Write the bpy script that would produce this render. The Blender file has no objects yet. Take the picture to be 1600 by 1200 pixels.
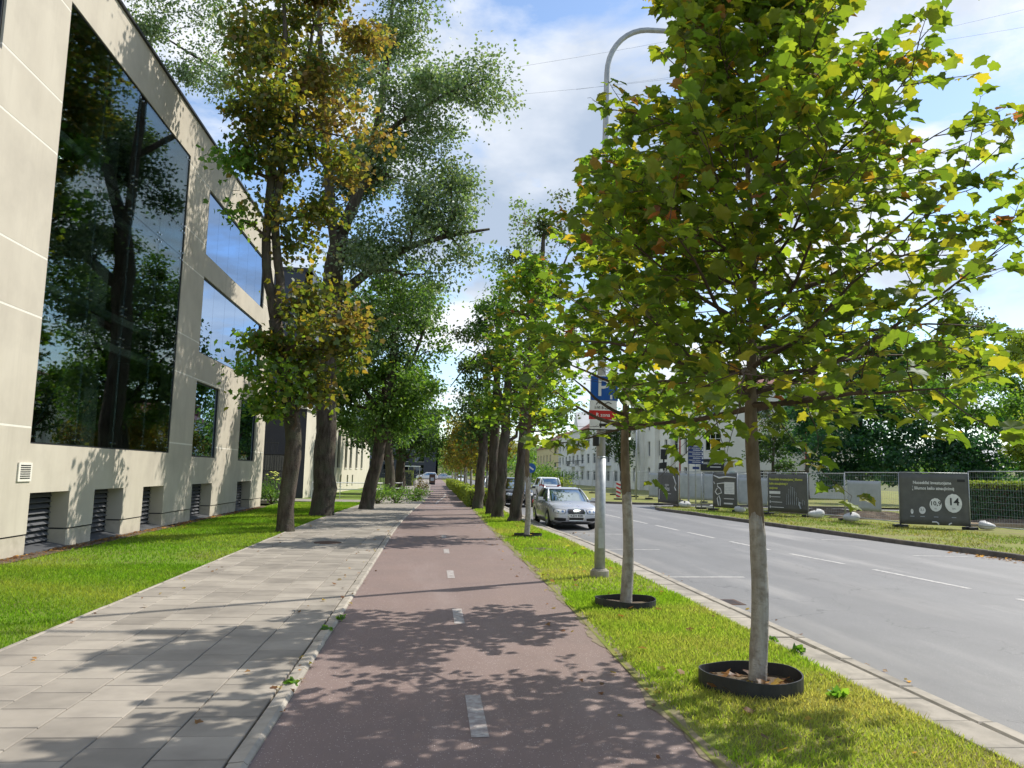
import bpy, math, random
import numpy as np
from mathutils import Vector, Matrix

rng = np.random.default_rng(7)
random.seed(7)
SC = bpy.context.scene
COL = SC.collection

# ------------------------------------------------------------------ camera
CAM_H, FPX = 1.8, 1200.0
PITCH = math.atan(139 / 1200.0)
ROLL = math.radians(1.35)
YAW = math.atan(122 / math.hypot(1200, 139))
_cp, _sp, _cy, _sy = math.cos(PITCH), math.sin(PITCH), math.cos(YAW), math.sin(YAW)
_f = np.array([_sy * _cp, _cy * _cp, _sp]); _r = np.array([_cy, -_sy, 0.0]); _u = np.cross(_r, _f)
_cr, _sr = math.cos(ROLL), math.sin(ROLL)
RX = _r * _cr + _u * _sr
DN = _r * _sr - _u * _cr
cam_d = bpy.data.cameras.new('camera'); cam = bpy.data.objects.new('camera', cam_d); COL.objects.link(cam)
cam_d.sensor_fit = 'HORIZONTAL'; cam_d.sensor_width = 36.0; cam_d.lens = 36.0 * FPX / 1600.0
cam_d.clip_start = 0.05; cam_d.clip_end = 4000
M4 = Matrix.Identity(4)
for i in range(3):
    M4[i][0] = RX[i]; M4[i][1] = -DN[i]; M4[i][2] = -_f[i]
M4[2][3] = CAM_H
cam.matrix_world = M4
SC.camera = cam


def at(x, y, Y):
    """point of the surveyed view line (photo pixel) at distance Y along the street"""
    v = _f * FPX + RX * (x - 800) + DN * (y - 600)
    p = v * (Y / v[1])
    return np.array([p[0], p[1], p[2] + CAM_H])


def onz(x, y, z=0.0):
    v = _f * FPX + RX * (x - 800) + DN * (y - 600)
    t = (z - CAM_H) / v[2]
    return np.array([v[0] * t, v[1] * t, z])


# ------------------------------------------------------------------ world, sun, exposure
SUN_AZ, SUN_EL = math.radians(60), math.radians(47)
W = bpy.data.worlds.new('World'); SC.world = W; W.use_nodes = True
nt = W.node_tree; nt.nodes.clear()


def nd(tree, kind, **kw):
    n = tree.nodes.new(kind)
    for k, v in kw.items():
        setattr(n, k, v)
    return n


def sky_world():
    t = nt; L = t.links.new
    out = nd(t, 'ShaderNodeOutputWorld')
    sky = nd(t, 'ShaderNodeTexSky', sky_type='NISHITA', sun_disc=False)
    sky.sun_elevation = SUN_EL; sky.sun_rotation = SUN_AZ; sky.air_density = 1.0; sky.dust_density = 0.3; sky.ozone_density = 1.6
    bg = nd(t, 'ShaderNodeBackground'); bg.inputs['Strength'].default_value = 0.135
    L(sky.outputs[0], bg.inputs['Color'])
    tc = nd(t, 'ShaderNodeTexCoord'); sep = nd(t, 'ShaderNodeSeparateXYZ'); L(tc.outputs['Generated'], sep.inputs[0])
    mx = nd(t, 'ShaderNodeMath', operation='MAXIMUM'); mx.inputs[1].default_value = 0.0; L(sep.outputs['Z'], mx.inputs[0])
    ad = nd(t, 'ShaderNodeMath', operation='ADD'); ad.inputs[1].default_value = 0.22; L(mx.outputs[0], ad.inputs[0])
    dx = nd(t, 'ShaderNodeMath', operation='DIVIDE'); L(sep.outputs['X'], dx.inputs[0]); L(ad.outputs[0], dx.inputs[1])
    dy = nd(t, 'ShaderNodeMath', operation='DIVIDE'); L(sep.outputs['Y'], dy.inputs[0]); L(ad.outputs[0], dy.inputs[1])
    cmb = nd(t, 'ShaderNodeCombineXYZ'); L(dx.outputs[0], cmb.inputs[0]); L(dy.outputs[0], cmb.inputs[1]); cmb.inputs[2].default_value = 6.3
    n1 = nd(t, 'ShaderNodeTexNoise'); n1.inputs['Scale'].default_value = 2.1; n1.inputs['Detail'].default_value = 9; n1.inputs['Roughness'].default_value = 0.58
    n1.inputs['Distortion'].default_value = 0.25
    L(cmb.outputs[0], n1.inputs['Vector'])
    r1 = nd(t, 'ShaderNodeValToRGB'); r1.color_ramp.elements[0].position = 0.45; r1.color_ramp.elements[1].position = 0.57
    L(n1.outputs['Fac'], r1.inputs[0])
    n2 = nd(t, 'ShaderNodeTexNoise'); n2.inputs['Scale'].default_value = 1.1; n2.inputs['Detail'].default_value = 7; n2.inputs['Roughness'].default_value = 0.55
    mp = nd(t, 'ShaderNodeMapping'); mp.inputs['Location'].default_value = (4.3, 1.9, 0.6); L(cmb.outputs[0], mp.inputs[0]); L(mp.outputs[0], n2.inputs['Vector'])
    r2 = nd(t, 'ShaderNodeValToRGB'); r2.color_ramp.elements[0].position = 0.38; r2.color_ramp.elements[1].position = 0.56
    r2.color_ramp.elements[0].color = (0.42, 0.50, 0.62, 1); r2.color_ramp.elements[1].color = (0.93, 0.95, 0.98, 1)
    L(n2.outputs['Fac'], r2.inputs[0])
    cl = nd(t, 'ShaderNodeBackground'); cl.inputs['Strength'].default_value = 0.80
    L(r2.outputs[0], cl.inputs['Color'])
    cap = nd(t, 'ShaderNodeMath', operation='MULTIPLY'); cap.inputs[1].default_value = 0.93; L(r1.outputs[0], cap.inputs[0])
    mix = nd(t, 'ShaderNodeMixShader'); L(cap.outputs[0], mix.inputs[0]); L(bg.outputs[0], mix.inputs[1]); L(cl.outputs[0], mix.inputs[2])
    L(mix.outputs[0], out.inputs[0])


sky_world()
sun_dir = Vector((math.sin(SUN_AZ) * math.cos(SUN_EL), math.cos(SUN_AZ) * math.cos(SUN_EL), math.sin(SUN_EL)))
sd = bpy.data.lights.new('sun', 'SUN'); sd.energy = 3.7; sd.angle = math.radians(0.53); sd.color = (1.0, 0.94, 0.84)
so = bpy.data.objects.new('sun', sd); COL.objects.link(so)
so.rotation_euler = (-sun_dir).to_track_quat('-Z', 'Y').to_euler(); so.location = (0, 0, 60)
SC.view_settings.view_transform = 'Standard'; SC.view_settings.look = 'None'
SC.view_settings.gamma = 1.0; SC.view_settings.exposure = 0.6; SC.view_settings.use_curve_mapping = False
SC.render.engine = 'CYCLES'
SC.cycles.max_bounces = 8; SC.cycles.transparent_max_bounces = 12; SC.cycles.use_denoising = True
SC.cycles.sample_clamp_indirect = 6.0
SC.cycles.blur_glossy = 0.5

# ------------------------------------------------------------------ helpers
def tag(o, label=None, cat=None, group=None, kind=None):
    if label: o['label'] = label
    if cat: o['category'] = cat
    if group: o['group'] = group
    if kind: o['kind'] = kind
    return o


def empty(name, loc=(0, 0, 0), rz=0.0, parent=None):
    o = bpy.data.objects.new(name, None); COL.objects.link(o)
    o.location = Vector([float(a) for a in loc]); o.rotation_euler = (0, 0, rz); o.empty_display_size = 0.2
    if parent: o.parent = parent
    return o


def link(name, me, mat=None, parent=None, smooth=False):
    if mat is not None and len(me.materials) == 0:
        for m in (mat if isinstance(mat, (list, tuple)) else [mat]):
            me.materials.append(m)
    if smooth:
        me.polygons.foreach_set('use_smooth', np.ones(len(me.polygons), bool))
    o = bpy.data.objects.new(name, me); COL.objects.link(o)
    if parent: o.parent = parent
    return o


class MB:
    """collects boxes, tubes and faces; build() links them as one mesh object"""
    def __init__(s): s.v = []; s.f = []; s.mi = []; s.cur = 0
    def add(s, vs, fs):
        b = len(s.v); s.v += [tuple(float(c) for c in q) for q in vs]; s.f += [tuple(b + i for i in f) for f in fs]
        s.mi += [s.cur] * len(fs); return s
    def box(s, x0, x1, y0, y1, z0, z1):
        vs = [(x0, y0, z0), (x1, y0, z0), (x1, y1, z0), (x0, y1, z0), (x0, y0, z1), (x1, y0, z1), (x1, y1, z1), (x0, y1, z1)]
        return s.add(vs, [(0, 3, 2, 1), (4, 5, 6, 7), (0, 1, 5, 4), (1, 2, 6, 5), (2, 3, 7, 6), (3, 0, 4, 7)])
    def obox(s, c, ax, ay, az):
        """oriented box: centre and three half-axis vectors"""
        c, ax, ay, az = [np.array(q, float) for q in (c, ax, ay, az)]
        vs = [c + i * ax + j * ay + k * az for k in (-1, 1) for i, j in ((-1, -1), (1, -1), (1, 1), (-1, 1))]
        return s.add(vs, [(0, 3, 2, 1), (4, 5, 6, 7), (0, 1, 5, 4), (1, 2, 6, 5), (2, 3, 7, 6), (3, 0, 4, 7)])
    def bbox(s, x0, x1, y0, y1, z0, z1, b):
        """box with a bevelled top edge"""
        vs = [(x0, y0, z0), (x1, y0, z0), (x1, y1, z0), (x0, y1, z0), (x0, y0, z1 - b), (x1, y0, z1 - b), (x1, y1, z1 - b), (x0, y1, z1 - b),
              (x0 + b, y0 + b, z1), (x1 - b, y0 + b, z1), (x1 - b, y1 - b, z1), (x0 + b, y1 - b, z1)]
        fs = [(0, 3, 2, 1)]
        for i in range(4):
            j = (i + 1) % 4; fs += [(i, j, 4 + j, 4 + i), (4 + i, 4 + j, 8 + j, 8 + i)]
        return s.add(vs, fs + [(8, 9, 10, 11)])
    def tube(s, pts, rad, n=6, cap=True, jit=0.0):
        pts = [np.array(p, float) for p in pts]; m = len(pts)
        if not hasattr(rad, '__len__'): rad = [rad] * m
        b = len(s.v); ref = np.array([0.31, 0.77, 0.13])
        for i, p in enumerate(pts):
            d = pts[min(i + 1, m - 1)] - pts[max(i - 1, 0)]; d = d / (np.linalg.norm(d) + 1e-9)
            if i == 0:
                a = np.cross(d, ref if abs(d @ ref) < 0.8 else np.array([1.0, 0, 0]))
            else:
                a = a - d * (a @ d)
            a = a / (np.linalg.norm(a) + 1e-9); c = np.cross(d, a)
            for k in range(n):
                t = 2 * math.pi * k / n; q = rad[i] * (1 + (random.uniform(-jit, jit) if jit else 0))
                s.v.append(tuple(p + (a * math.cos(t) + c * math.sin(t)) * q))
        for i in range(m - 1):
            for k in range(n):
                k2 = (k + 1) % n
                s.f.append((b + i * n + k, b + i * n + k2, b + (i + 1) * n + k2, b + (i + 1) * n + k)); s.mi.append(s.cur)
        if cap:
            s.f.append(tuple(b + k for k in reversed(range(n)))); s.f.append(tuple(b + (m - 1) * n + k for k in range(n))); s.mi += [s.cur] * 2
        return s
    def quad(s, *vs): return s.add(vs, [tuple(range(len(vs)))])
    def cyl(s, c, r, h, n=24, r2=None):
        c = np.array(c, float); return s.tube([c, c + np.array([0, 0, h])], [r, r if r2 is None else r2], n)
    def mesh(s, name='m'):
        me = bpy.data.meshes.new(name); me.from_pydata(s.v, [], s.f)
        if any(s.mi): me.polygons.foreach_set('material_index', s.mi)
        me.update(); return me
    def build(s, name, mat, parent=None, smooth=False, bevel=0.0, kind=None):
        o = link(name, s.mesh(name), mat, parent, smooth)
        if bevel:
            m = o.modifiers.new('bevel', 'BEVEL'); m.width = bevel; m.segments = 2; m.limit_method = 'ANGLE'
        if kind: o['kind'] = kind
        return o


def np_mesh(name, V, F3, tint=None):
    """triangle mesh from arrays, with an optional per-vertex colour attribute 'tint'"""
    me = bpy.data.meshes.new(name); V = np.asarray(V, np.float32); F3 = np.asarray(F3, np.int32)
    me.vertices.add(len(V)); me.vertices.foreach_set('co', V.ravel())
    me.loops.add(F3.size); me.loops.foreach_set('vertex_index', F3.ravel())
    me.polygons.add(len(F3)); me.polygons.foreach_set('loop_start', np.arange(len(F3), dtype=np.int32) * 3)
    me.polygons.foreach_set('loop_total', np.full(len(F3), 3, np.int32))
    me.update(calc_edges=True)
    if tint is not None:
        a = me.attributes.new('tint', 'FLOAT_COLOR', 'POINT')
        c = np.ones((len(V), 4), np.float32); c[:, :3] = tint; a.data.foreach_set('color', c.ravel())
    return me


# ------------------------------------------------------------------ materials
def new_mat(name):
    m = bpy.data.materials.new(name); m.use_nodes = True; t = m.node_tree
    b = t.nodes['Principled BSDF']; return m, t, b


def mixc(t, fac, c1, c2):
    n = nd(t, 'ShaderNodeMix', data_type='RGBA')
    if isinstance(fac, (int, float)): n.inputs[0].default_value = fac
    else: t.links.new(fac, n.inputs[0])
    for idx, c in ((6, c1), (7, c2)):
        if isinstance(c, tuple): n.inputs[idx].default_value = (*c[:3], 1)
        else: t.links.new(c, n.inputs[idx])
    return n.outputs[2]


def noise(t, scale, detail=4, rough=0.55, vec=None, lo=0.35, hi=0.65, stretch=None):
    n = nd(t, 'ShaderNodeTexNoise'); n.inputs['Scale'].default_value = scale; n.inputs['Detail'].default_value = detail; n.inputs['Roughness'].default_value = rough
    if vec is None: vec = nd(t, 'ShaderNodeTexCoord').outputs['Object']
    if stretch:
        mp = nd(t, 'ShaderNodeMapping'); mp.inputs['Scale'].default_value = stretch; t.links.new(vec, mp.inputs[0]); vec = mp.outputs[0]
    t.links.new(vec, n.inputs['Vector'])
    r = nd(t, 'ShaderNodeMapRange'); r.inputs[1].default_value = lo; r.inputs[2].default_value = hi; t.links.new(n.outputs['Fac'], r.inputs[0])
    return r.outputs[0]


def bump(t, b, h, strength=0.3, dist=0.01):
    n = nd(t, 'ShaderNodeBump'); n.inputs['Strength'].default_value = strength; n.inputs['Distance'].default_value = dist
    t.links.new(h, n.inputs['Height']); t.links.new(n.outputs[0], b.inputs['Normal'])


def world_vec(t): return nd(t, 'ShaderNodeNewGeometry').outputs['Position']


def rough_mat(name, c1, c2, scale=8, rough=0.85, bs=0.25, bscale=60, bd=0.004, c3=None, scale3=1.2, spec=0.3, per_obj=0.0, stretch=None, metallic=0.0):
    m, t, b = new_mat(name); L = t.links.new; v = world_vec(t)
    c = mixc(t, noise(t, scale, 5, 0.6, v, stretch=stretch), c1, c2)
    if c3: c = mixc(t, noise(t, scale3, 4, 0.6, v, 0.45, 0.75), c, c3)
    if per_obj:
        oi = nd(t, 'ShaderNodeObjectInfo'); mr = nd(t, 'ShaderNodeMapRange'); mr.inputs[3].default_value = 1 - per_obj; mr.inputs[4].default_value = 1 + per_obj
        L(oi.outputs['Random'], mr.inputs[0]); hs = nd(t, 'ShaderNodeHueSaturation'); L(mr.outputs[0], hs.inputs['Value']); L(c, hs.inputs['Color']); c = hs.outputs[0]
    L(c, b.inputs['Base Color']); b.inputs['Roughness'].default_value = rough; b.inputs['Specular IOR Level'].default_value = spec
    b.inputs['Metallic'].default_value = metallic
    if bs: bump(t, b, noise(t, bscale, 6, 0.65, v, 0.2, 0.8), bs, bd)
    return m


def leaf_mat(name, trans=0.5, boost=1.7, gloss=0.03):
    m = bpy.data.materials.new(name); m.use_nodes = True; t = m.node_tree; t.nodes.clear(); L = t.links.new
    out = nd(t, 'ShaderNodeOutputMaterial'); a = nd(t, 'ShaderNodeAttribute', attribute_name='tint')
    d = nd(t, 'ShaderNodeBsdfDiffuse'); L(a.outputs['Color'], d.inputs[0])
    mu = nd(t, 'ShaderNodeMix', data_type='RGBA', blend_type='MULTIPLY'); mu.inputs[0].default_value = 1.0
    L(a.outputs['Color'], mu.inputs[6]); mu.inputs[7].default_value = (boost * 0.98, boost, boost * 0.5, 1)
    tr = nd(t, 'ShaderNodeBsdfTranslucent'); L(mu.outputs[2], tr.inputs[0])
    mx = nd(t, 'ShaderNodeMixShader'); mx.inputs[0].default_value = trans; L(d.outputs[0], mx.inputs[1]); L(tr.outputs[0], mx.inputs[2])
    g = nd(t, 'ShaderNodeBsdfGlossy'); g.inputs['Roughness'].default_value = 0.5; g.inputs[0].default_value = (0.9, 0.95, 1, 1)
    m2 = nd(t, 'ShaderNodeMixShader'); m2.inputs[0].default_value = gloss; L(mx.outputs[0], m2.inputs[1]); L(g.outputs[0], m2.inputs[2])
    L(m2.outputs[0], out.inputs[0]); return m


def asphalt(name, c1, c2, speck, sp_amount=0.09, patch=None, rough=0.8, spec=0.35):
    m, t, b = new_mat(name); L = t.links.new; v = world_vec(t)
    c = mixc(t, noise(t, 1.3, 6, 0.6, v, 0.3, 0.7), c1, c2)
    c = mixc(t, noise(t, 140, 3, 0.7, v, 0.35, 0.7), c, tuple(q * 0.62 for q in c1))
    if patch: c = mixc(t, noise(t, 0.5, 5, 0.65, v, 0.5, 0.72, stretch=(1.4, 0.25, 1)), c, patch)
    vo = nd(t, 'ShaderNodeTexVoronoi'); vo.inputs['Scale'].default_value = 75; L(v, vo.inputs['Vector'])
    lt = nd(t, 'ShaderNodeMath', operation='LESS_THAN'); lt.inputs[1].default_value = 0.30; L(vo.outputs['Distance'], lt.inputs[0])
    sx = nd(t, 'ShaderNodeSeparateColor'); L(vo.outputs['Color'], sx.inputs[0])
    l2 = nd(t, 'ShaderNodeMath', operation='LESS_THAN'); l2.inputs[1].default_value = sp_amount; L(sx.outputs[0], l2.inputs[0])
    mu = nd(t, 'ShaderNodeMath', operation='MULTIPLY'); L(lt.outputs[0], mu.inputs[0]); L(l2.outputs[0], mu.inputs[1])
    c = mixc(t, mu.outputs[0], c, speck)
    L(c, b.inputs['Base Color']); b.inputs['Roughness'].default_value = rough; b.inputs['Specular IOR Level'].default_value = spec
    bump(t, b, noise(t, 110, 5, 0.7, v, 0.2, 0.8), 0.45, 0.006); return m


def road_wear(m):
    t = m.node_tree; b = t.nodes['Principled BSDF']; src = b.inputs['Base Color'].links[0].from_socket; v = world_vec(t); L = t.links.new
    tr = noise(t, 1.0, 3, 0.5, v, 0.45, 0.62, stretch=(0.75, 0.012, 1)); mu = nd(t, 'ShaderNodeMath', operation='MULTIPLY'); L(tr, mu.inputs[0]); mu.inputs[1].default_value = .42
    c = mixc(t, mu.outputs[0], src, (0.115, 0.113, 0.112))
    sp = noise(t, 0.8, 6, 0.7, v, 0.60, 0.74); m2 = nd(t, 'ShaderNodeMath', operation='MULTIPLY'); L(sp, m2.inputs[0]); m2.inputs[1].default_value = .45; c = mixc(t, m2.outputs[0], c, (0.10, 0.095, 0.09))
    vo = nd(t, 'ShaderNodeTexVoronoi', feature='DISTANCE_TO_EDGE'); vo.inputs['Scale'].default_value = .22; nz = nd(t, 'ShaderNodeTexNoise'); nz.inputs['Scale'].default_value = 1.5; nz.inputs['Detail'].default_value = 6; L(v, nz.inputs['Vector'])
    ad = nd(t, 'ShaderNodeVectorMath', operation='MULTIPLY_ADD'); L(nz.outputs['Color'], ad.inputs[0]); ad.inputs[1].default_value = (1.6, 1.6, 0); L(v, ad.inputs[2]); L(ad.outputs[0], vo.inputs['Vector'])
    lt = nd(t, 'ShaderNodeMapRange'); lt.inputs[1].default_value = .0; lt.inputs[2].default_value = .0035; lt.inputs[3].default_value = .6; lt.inputs[4].default_value = 0; L(vo.outputs['Distance'], lt.inputs[0])
    c = mixc(t, lt.outputs[0], c, (0.05, 0.05, 0.05)); L(c, b.inputs['Base Color'])


def paint_mat(name, col, rough=0.25, metallic=0.0, coat=0.6):
    m, t, b = new_mat(name); b.inputs['Base Color'].default_value = (*col, 1); b.inputs['Roughness'].default_value = rough
    b.inputs['Metallic'].default_value = metallic; b.inputs['Coat Weight'].default_value = coat; b.inputs['Coat Roughness'].default_value = 0.05
    v = world_vec(t); r = nd(t, 'ShaderNodeMapRange'); r.inputs[3].default_value = rough * 0.85; r.inputs[4].default_value = min(1, rough * 1.35)
    t.links.new(noise(t, 3, 4, 0.6, v), r.inputs[0]); t.links.new(r.outputs[0], b.inputs['Roughness']); return m


def flat_mat(name, col, rough=0.6, metallic=0.0, spec=0.4):
    m, t, b = new_mat(name); v = world_vec(t)
    c = mixc(t, noise(t, 6, 5, 0.65, v), col, tuple(q * 0.82 for q in col)); t.links.new(c, b.inputs['Base Color'])
    b.inputs['Roughness'].default_value = rough; b.inputs['Metallic'].default_value = metallic; b.inputs['Specular IOR Level'].default_value = spec; return m


def glass_mat(name, tint, refl, base_refl, rough=0.0, wob=0.0, add=0.35):
    """coated window glass: see-through tint mixed with a mirror share that grows at grazing angles"""
    m = bpy.data.materials.new(name); m.use_nodes = True; t = m.node_tree; t.nodes.clear(); L = t.links.new
    out = nd(t, 'ShaderNodeOutputMaterial'); tr = nd(t, 'ShaderNodeBsdfTransparent'); tr.inputs[0].default_value = (*tint, 1)
    g = nd(t, 'ShaderNodeBsdfGlossy'); g.inputs[0].default_value = (*refl, 1); g.inputs['Roughness'].default_value = rough
    if wob:
        bp = nd(t, 'ShaderNodeBump'); bp.inputs['Strength'].default_value = wob; bp.inputs['Distance'].default_value = 0.02
        L(noise(t, 0.9, 2, 0.4, world_vec(t), 0, 1), bp.inputs['Height']); L(bp.outputs[0], g.inputs['Normal'])
    lw = nd(t, 'ShaderNodeLayerWeight'); lw.inputs[0].default_value = 0.35
    mr = nd(t, 'ShaderNodeMapRange'); mr.inputs[3].default_value = base_refl; mr.inputs[4].default_value = min(1, base_refl + add); L(lw.outputs['Fresnel'], mr.inputs[0])
    mx = nd(t, 'ShaderNodeMixShader'); L(mr.outputs[0], mx.inputs[0]); L(tr.outputs[0], mx.inputs[1]); L(g.outputs[0], mx.inputs[2]); L(mx.outputs[0], out.inputs[0])
    return m


MT = {}
MT['leaf'] = leaf_mat('leaf', 0.54, 2.6)
MT['leaf_far'] = leaf_mat('leaf_far', 0.45, 1.9)
MT['leaf_poplar'] = leaf_mat('leaf_poplar', 0.4, 1.8, 0.075)
MT['grass'] = leaf_mat('grass_blade', 0.55, 1.7, 0.004)
MT['bark'] = rough_mat('bark', (0.045, 0.034, 0.026), (0.13, 0.105, 0.085), 9, 0.95, 1.0, 22, 0.03, stretch=(1, 1, 0.22), c3=(0.09, 0.095, 0.06), scale3=2)
MT['bark_young'] = rough_mat('bark_young', (0.10, 0.075, 0.045), (0.17, 0.135, 0.09), 14, 0.85, 0.4, 40, 0.006, stretch=(1, 1, 0.4))
MT['limewash'] = rough_mat('limewash', (0.43, 0.41, 0.365), (0.27, 0.25, 0.215), 12, 0.9, 1.0, 38, 0.012, stretch=(1, 1, 0.14), c3=(0.19, 0.16, 0.125), scale3=11)
MT['twig'] = rough_mat('twig', (0.06, 0.045, 0.03), (0.10, 0.07, 0.05), 10, 0.9, 0)
MT['render'] = rough_mat('wall_render', (0.54, 0.495, 0.41), (0.50, 0.455, 0.375), 1.6, 0.9, 0.12, 90, 0.004, c3=(0.43, 0.39, 0.325), scale3=0.7, stretch=(1, 1, 0.35))
def weather(m, col, amt=0.5):
    t = m.node_tree; b = t.nodes['Principled BSDF']; src = b.inputs['Base Color'].links[0].from_socket; v = world_vec(t)
    st = noise(t, 1.0, 6, 0.7, v, 0.52, 0.78, stretch=(1.0, 2.6, 0.16)); bl = noise(t, 0.45, 5, 0.65, v, 0.42, 0.72)
    mu = nd(t, 'ShaderNodeMath', operation='MULTIPLY'); t.links.new(st, mu.inputs[0]); mu.inputs[1].default_value = amt
    c = mixc(t, mu.outputs[0], src, col); m2 = nd(t, 'ShaderNodeMath', operation='MULTIPLY'); t.links.new(bl, m2.inputs[0]); m2.inputs[1].default_value = amt * .45
    t.links.new(mixc(t, m2.outputs[0], c, tuple(q * .9 for q in col)), b.inputs['Base Color'])


weather(MT['render'], (0.38, 0.34, 0.28), 0.38)
MT['joint'] = rough_mat('joint_strip', (0.74, 0.71, 0.63), (0.70, 0.66, 0.58), 6, 0.8, 0.1)
MT['plinth'] = rough_mat('plinth', (0.54, 0.49, 0.40), (0.45, 0.41, 0.33), 2.5, 0.9, 0.15, 80, c3=(0.36, 0.32, 0.25), scale3=2.2)
MT['dark_metal'] = flat_mat('dark_metal', (0.03, 0.032, 0.035), 0.45, 0.2)
MT['louvre'] = flat_mat('louvre_grey', (0.14, 0.145, 0.155), 0.45, 0.25)
MT['steel'] = flat_mat('steel', (0.45, 0.46, 0.46), 0.38, 0.75)
MT['chrome'] = flat_mat('chrome', (0.7, 0.7, 0.7), 0.12, 1.0)
MT['galv'] = rough_mat('galvanised', (0.42, 0.44, 0.44), (0.32, 0.34, 0.35), 12, 0.5, 0.05, metallic=0.45, spec=0.5)
MT['glass_big'] = glass_mat('curtain_glass', (0.50, 0.57, 0.55), (0.76, 0.84, 0.84), 0.17, 0.0, 0.05, 0.25)
MT['glass_mirror'] = glass_mat('mirror_glass', (0.22, 0.25, 0.26), (0.50, 0.66, 0.90), 0.62, 0.0, 0.04)
MT['pane'] = glass_mat('window_pane', (0.2, 0.22, 0.24), (0.7, 0.78, 0.85), 0.14, 0.02)
MT['interior'] = rough_mat('interior', (0.05, 0.055, 0.055), (0.04, 0.045, 0.045), 2, 0.9, 0)
MT['interior_col'] = rough_mat('interior_column', (0.40, 0.41, 0.38), (0.35, 0.36, 0.34), 2, 0.9, 0)
MT['slab'] = rough_mat('paving_slab', (0.325, 0.292, 0.248), (0.275, 0.248, 0.212), 2.2, 0.85, 0.3, 130, 0.003, c3=(0.20, 0.18, 0.155), scale3=1.3, per_obj=0.15)
MT['kerb'] = rough_mat('kerb_concrete', (0.40, 0.36, 0.305), (0.32, 0.29, 0.245), 5, 0.85, 0.35, 120, 0.004, c3=(0.23, 0.21, 0.18), scale3=2.5, per_obj=0.08)
MT['kerb_dark'] = rough_mat('kerb_stone_weathered', (0.17, 0.15, 0.13), (0.10, 0.09, 0.08), 4, 0.9, 0.4, 60, 0.008, c3=(0.22, 0.18, 0.14), scale3=1.5, per_obj=0.1)
MT['sand'] = rough_mat('joint_sand', (0.11, 0.095, 0.075), (0.07, 0.06, 0.05), 9, 0.95, 0.3, 90)
MT['bike'] = asphalt('red_asphalt', (0.26, 0.188, 0.168), (0.208, 0.157, 0.144), (0.46, 0.40, 0.38), 0.13, patch=(0.25, 0.195, 0.18))
MT['road'] = asphalt('road_asphalt', (0.205, 0.202, 0.20), (0.165, 0.163, 0.163), (0.34, 0.33, 0.32), 0.14, patch=(0.26, 0.25, 0.238), rough=0.62, spec=0.5)
road_wear(MT['road'])
MT['line'] = rough_mat('road_paint', (0.62, 0.60, 0.57), (0.42, 0.40, 0.38), 18, 0.75, 0.3, 120, 0.003, c3=(0.22, 0.215, 0.21), scale3=7)
MT['path_line'] = rough_mat('worn_path_paint', (0.42, 0.40, 0.38), (0.30, 0.27, 0.26), 22, 0.8, 0.3, 120, 0.003, c3=(0.21, 0.165, 0.16), scale3=14)
MT['lawn_soil'] = rough_mat('lawn_soil', (0.13, 0.21, 0.02), (0.15, 0.23, 0.022), 3, 0.95, 0.5, 60, 0.02, c3=(0.14, 0.135, 0.04), scale3=0.8)
MT['verge_soil'] = rough_mat('verge_soil', (0.17, 0.22, 0.03), (0.22, 0.21, 0.06), 2.2, 0.95, 0.5, 60, 0.02, c3=(0.20, 0.155, 0.08), scale3=0.9)
MT['soil'] = rough_mat('bare_soil', (0.13, 0.095, 0.065), (0.075, 0.055, 0.04), 6, 0.95, 0.7, 40, 0.02, c3=(0.17, 0.13, 0.085), scale3=2)
MT['dust'] = rough_mat('dusty_edge', (0.26, 0.21, 0.15), (0.19, 0.165, 0.10), 7, 0.95, 0.5, 50, 0.01, c3=(0.15, 0.16, 0.05), scale3=3)
MT['ground'] = rough_mat('ground_earth', (0.10, 0.13, 0.035), (0.12, 0.12, 0.045), 0.6, 0.95, 0.4, 20, 0.03, c3=(0.18, 0.16, 0.10), scale3=0.15)
MT['rubber'] = rough_mat('black_rubber', (0.022, 0.023, 0.024), (0.035, 0.036, 0.037), 6, 0.55, 0.2, 40, 0.004)
MT['tyre'] = flat_mat('tyre', (0.02, 0.02, 0.021), 0.8)
MT['white'] = flat_mat('white_paint', (0.78, 0.78, 0.76), 0.5)
MT['black'] = flat_mat('black_print', (0.02, 0.02, 0.02), 0.5)
MT['blue'] = flat_mat('sign_blue', (0.008, 0.085, 0.36), 0.35)
MT['navy_sign'] = flat_mat('street_sign_navy', (0.012, 0.035, 0.15), 0.4)
MT['red'] = flat_mat('sign_red', (0.55, 0.02, 0.02), 0.4)
MT['yellow_text'] = flat_mat('yellow_print', (0.62, 0.66, 0.12), 0.6)
MT['banner'] = rough_mat('banner_mesh_grey', (0.105, 0.105, 0.098), (0.13, 0.13, 0.12), 3, 0.8, 0.15, 30, 0.01)
MT['sheet'] = rough_mat('pale_hoarding', (0.44, 0.47, 0.50), (0.36, 0.39, 0.42), 2, 0.6, 0.2, 8, 0.02)
MT['house_white'] = rough_mat('house_render', (0.80, 0.78, 0.72), (0.75, 0.73, 0.67), 1.0, 0.9, 0.1, 40, c3=(0.68, 0.66, 0.60), scale3=0.4)
MT['house_grey'] = rough_mat('house_render_grey', (0.68, 0.68, 0.66), (0.61, 0.61, 0.60), 1.0, 0.9, 0.1, 40, c3=(0.50, 0.50, 0.49), scale3=0.4)
MT['house_yellow'] = rough_mat('house_render_yellow', (0.60, 0.52, 0.30), (0.54, 0.46, 0.27), 1.0, 0.9, 0.1, 40)
MT['pale_wall'] = rough_mat('pale_render', (0.62, 0.58, 0.47), (0.56, 0.52, 0.42), 1.0, 0.9, 0.1, 40)
MT['navy_wall'] = rough_mat('navy_cladding', (0.018, 0.024, 0.042), (0.026, 0.032, 0.05), 1.0, 0.4, 0.05, 40, spec=0.5)
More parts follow.
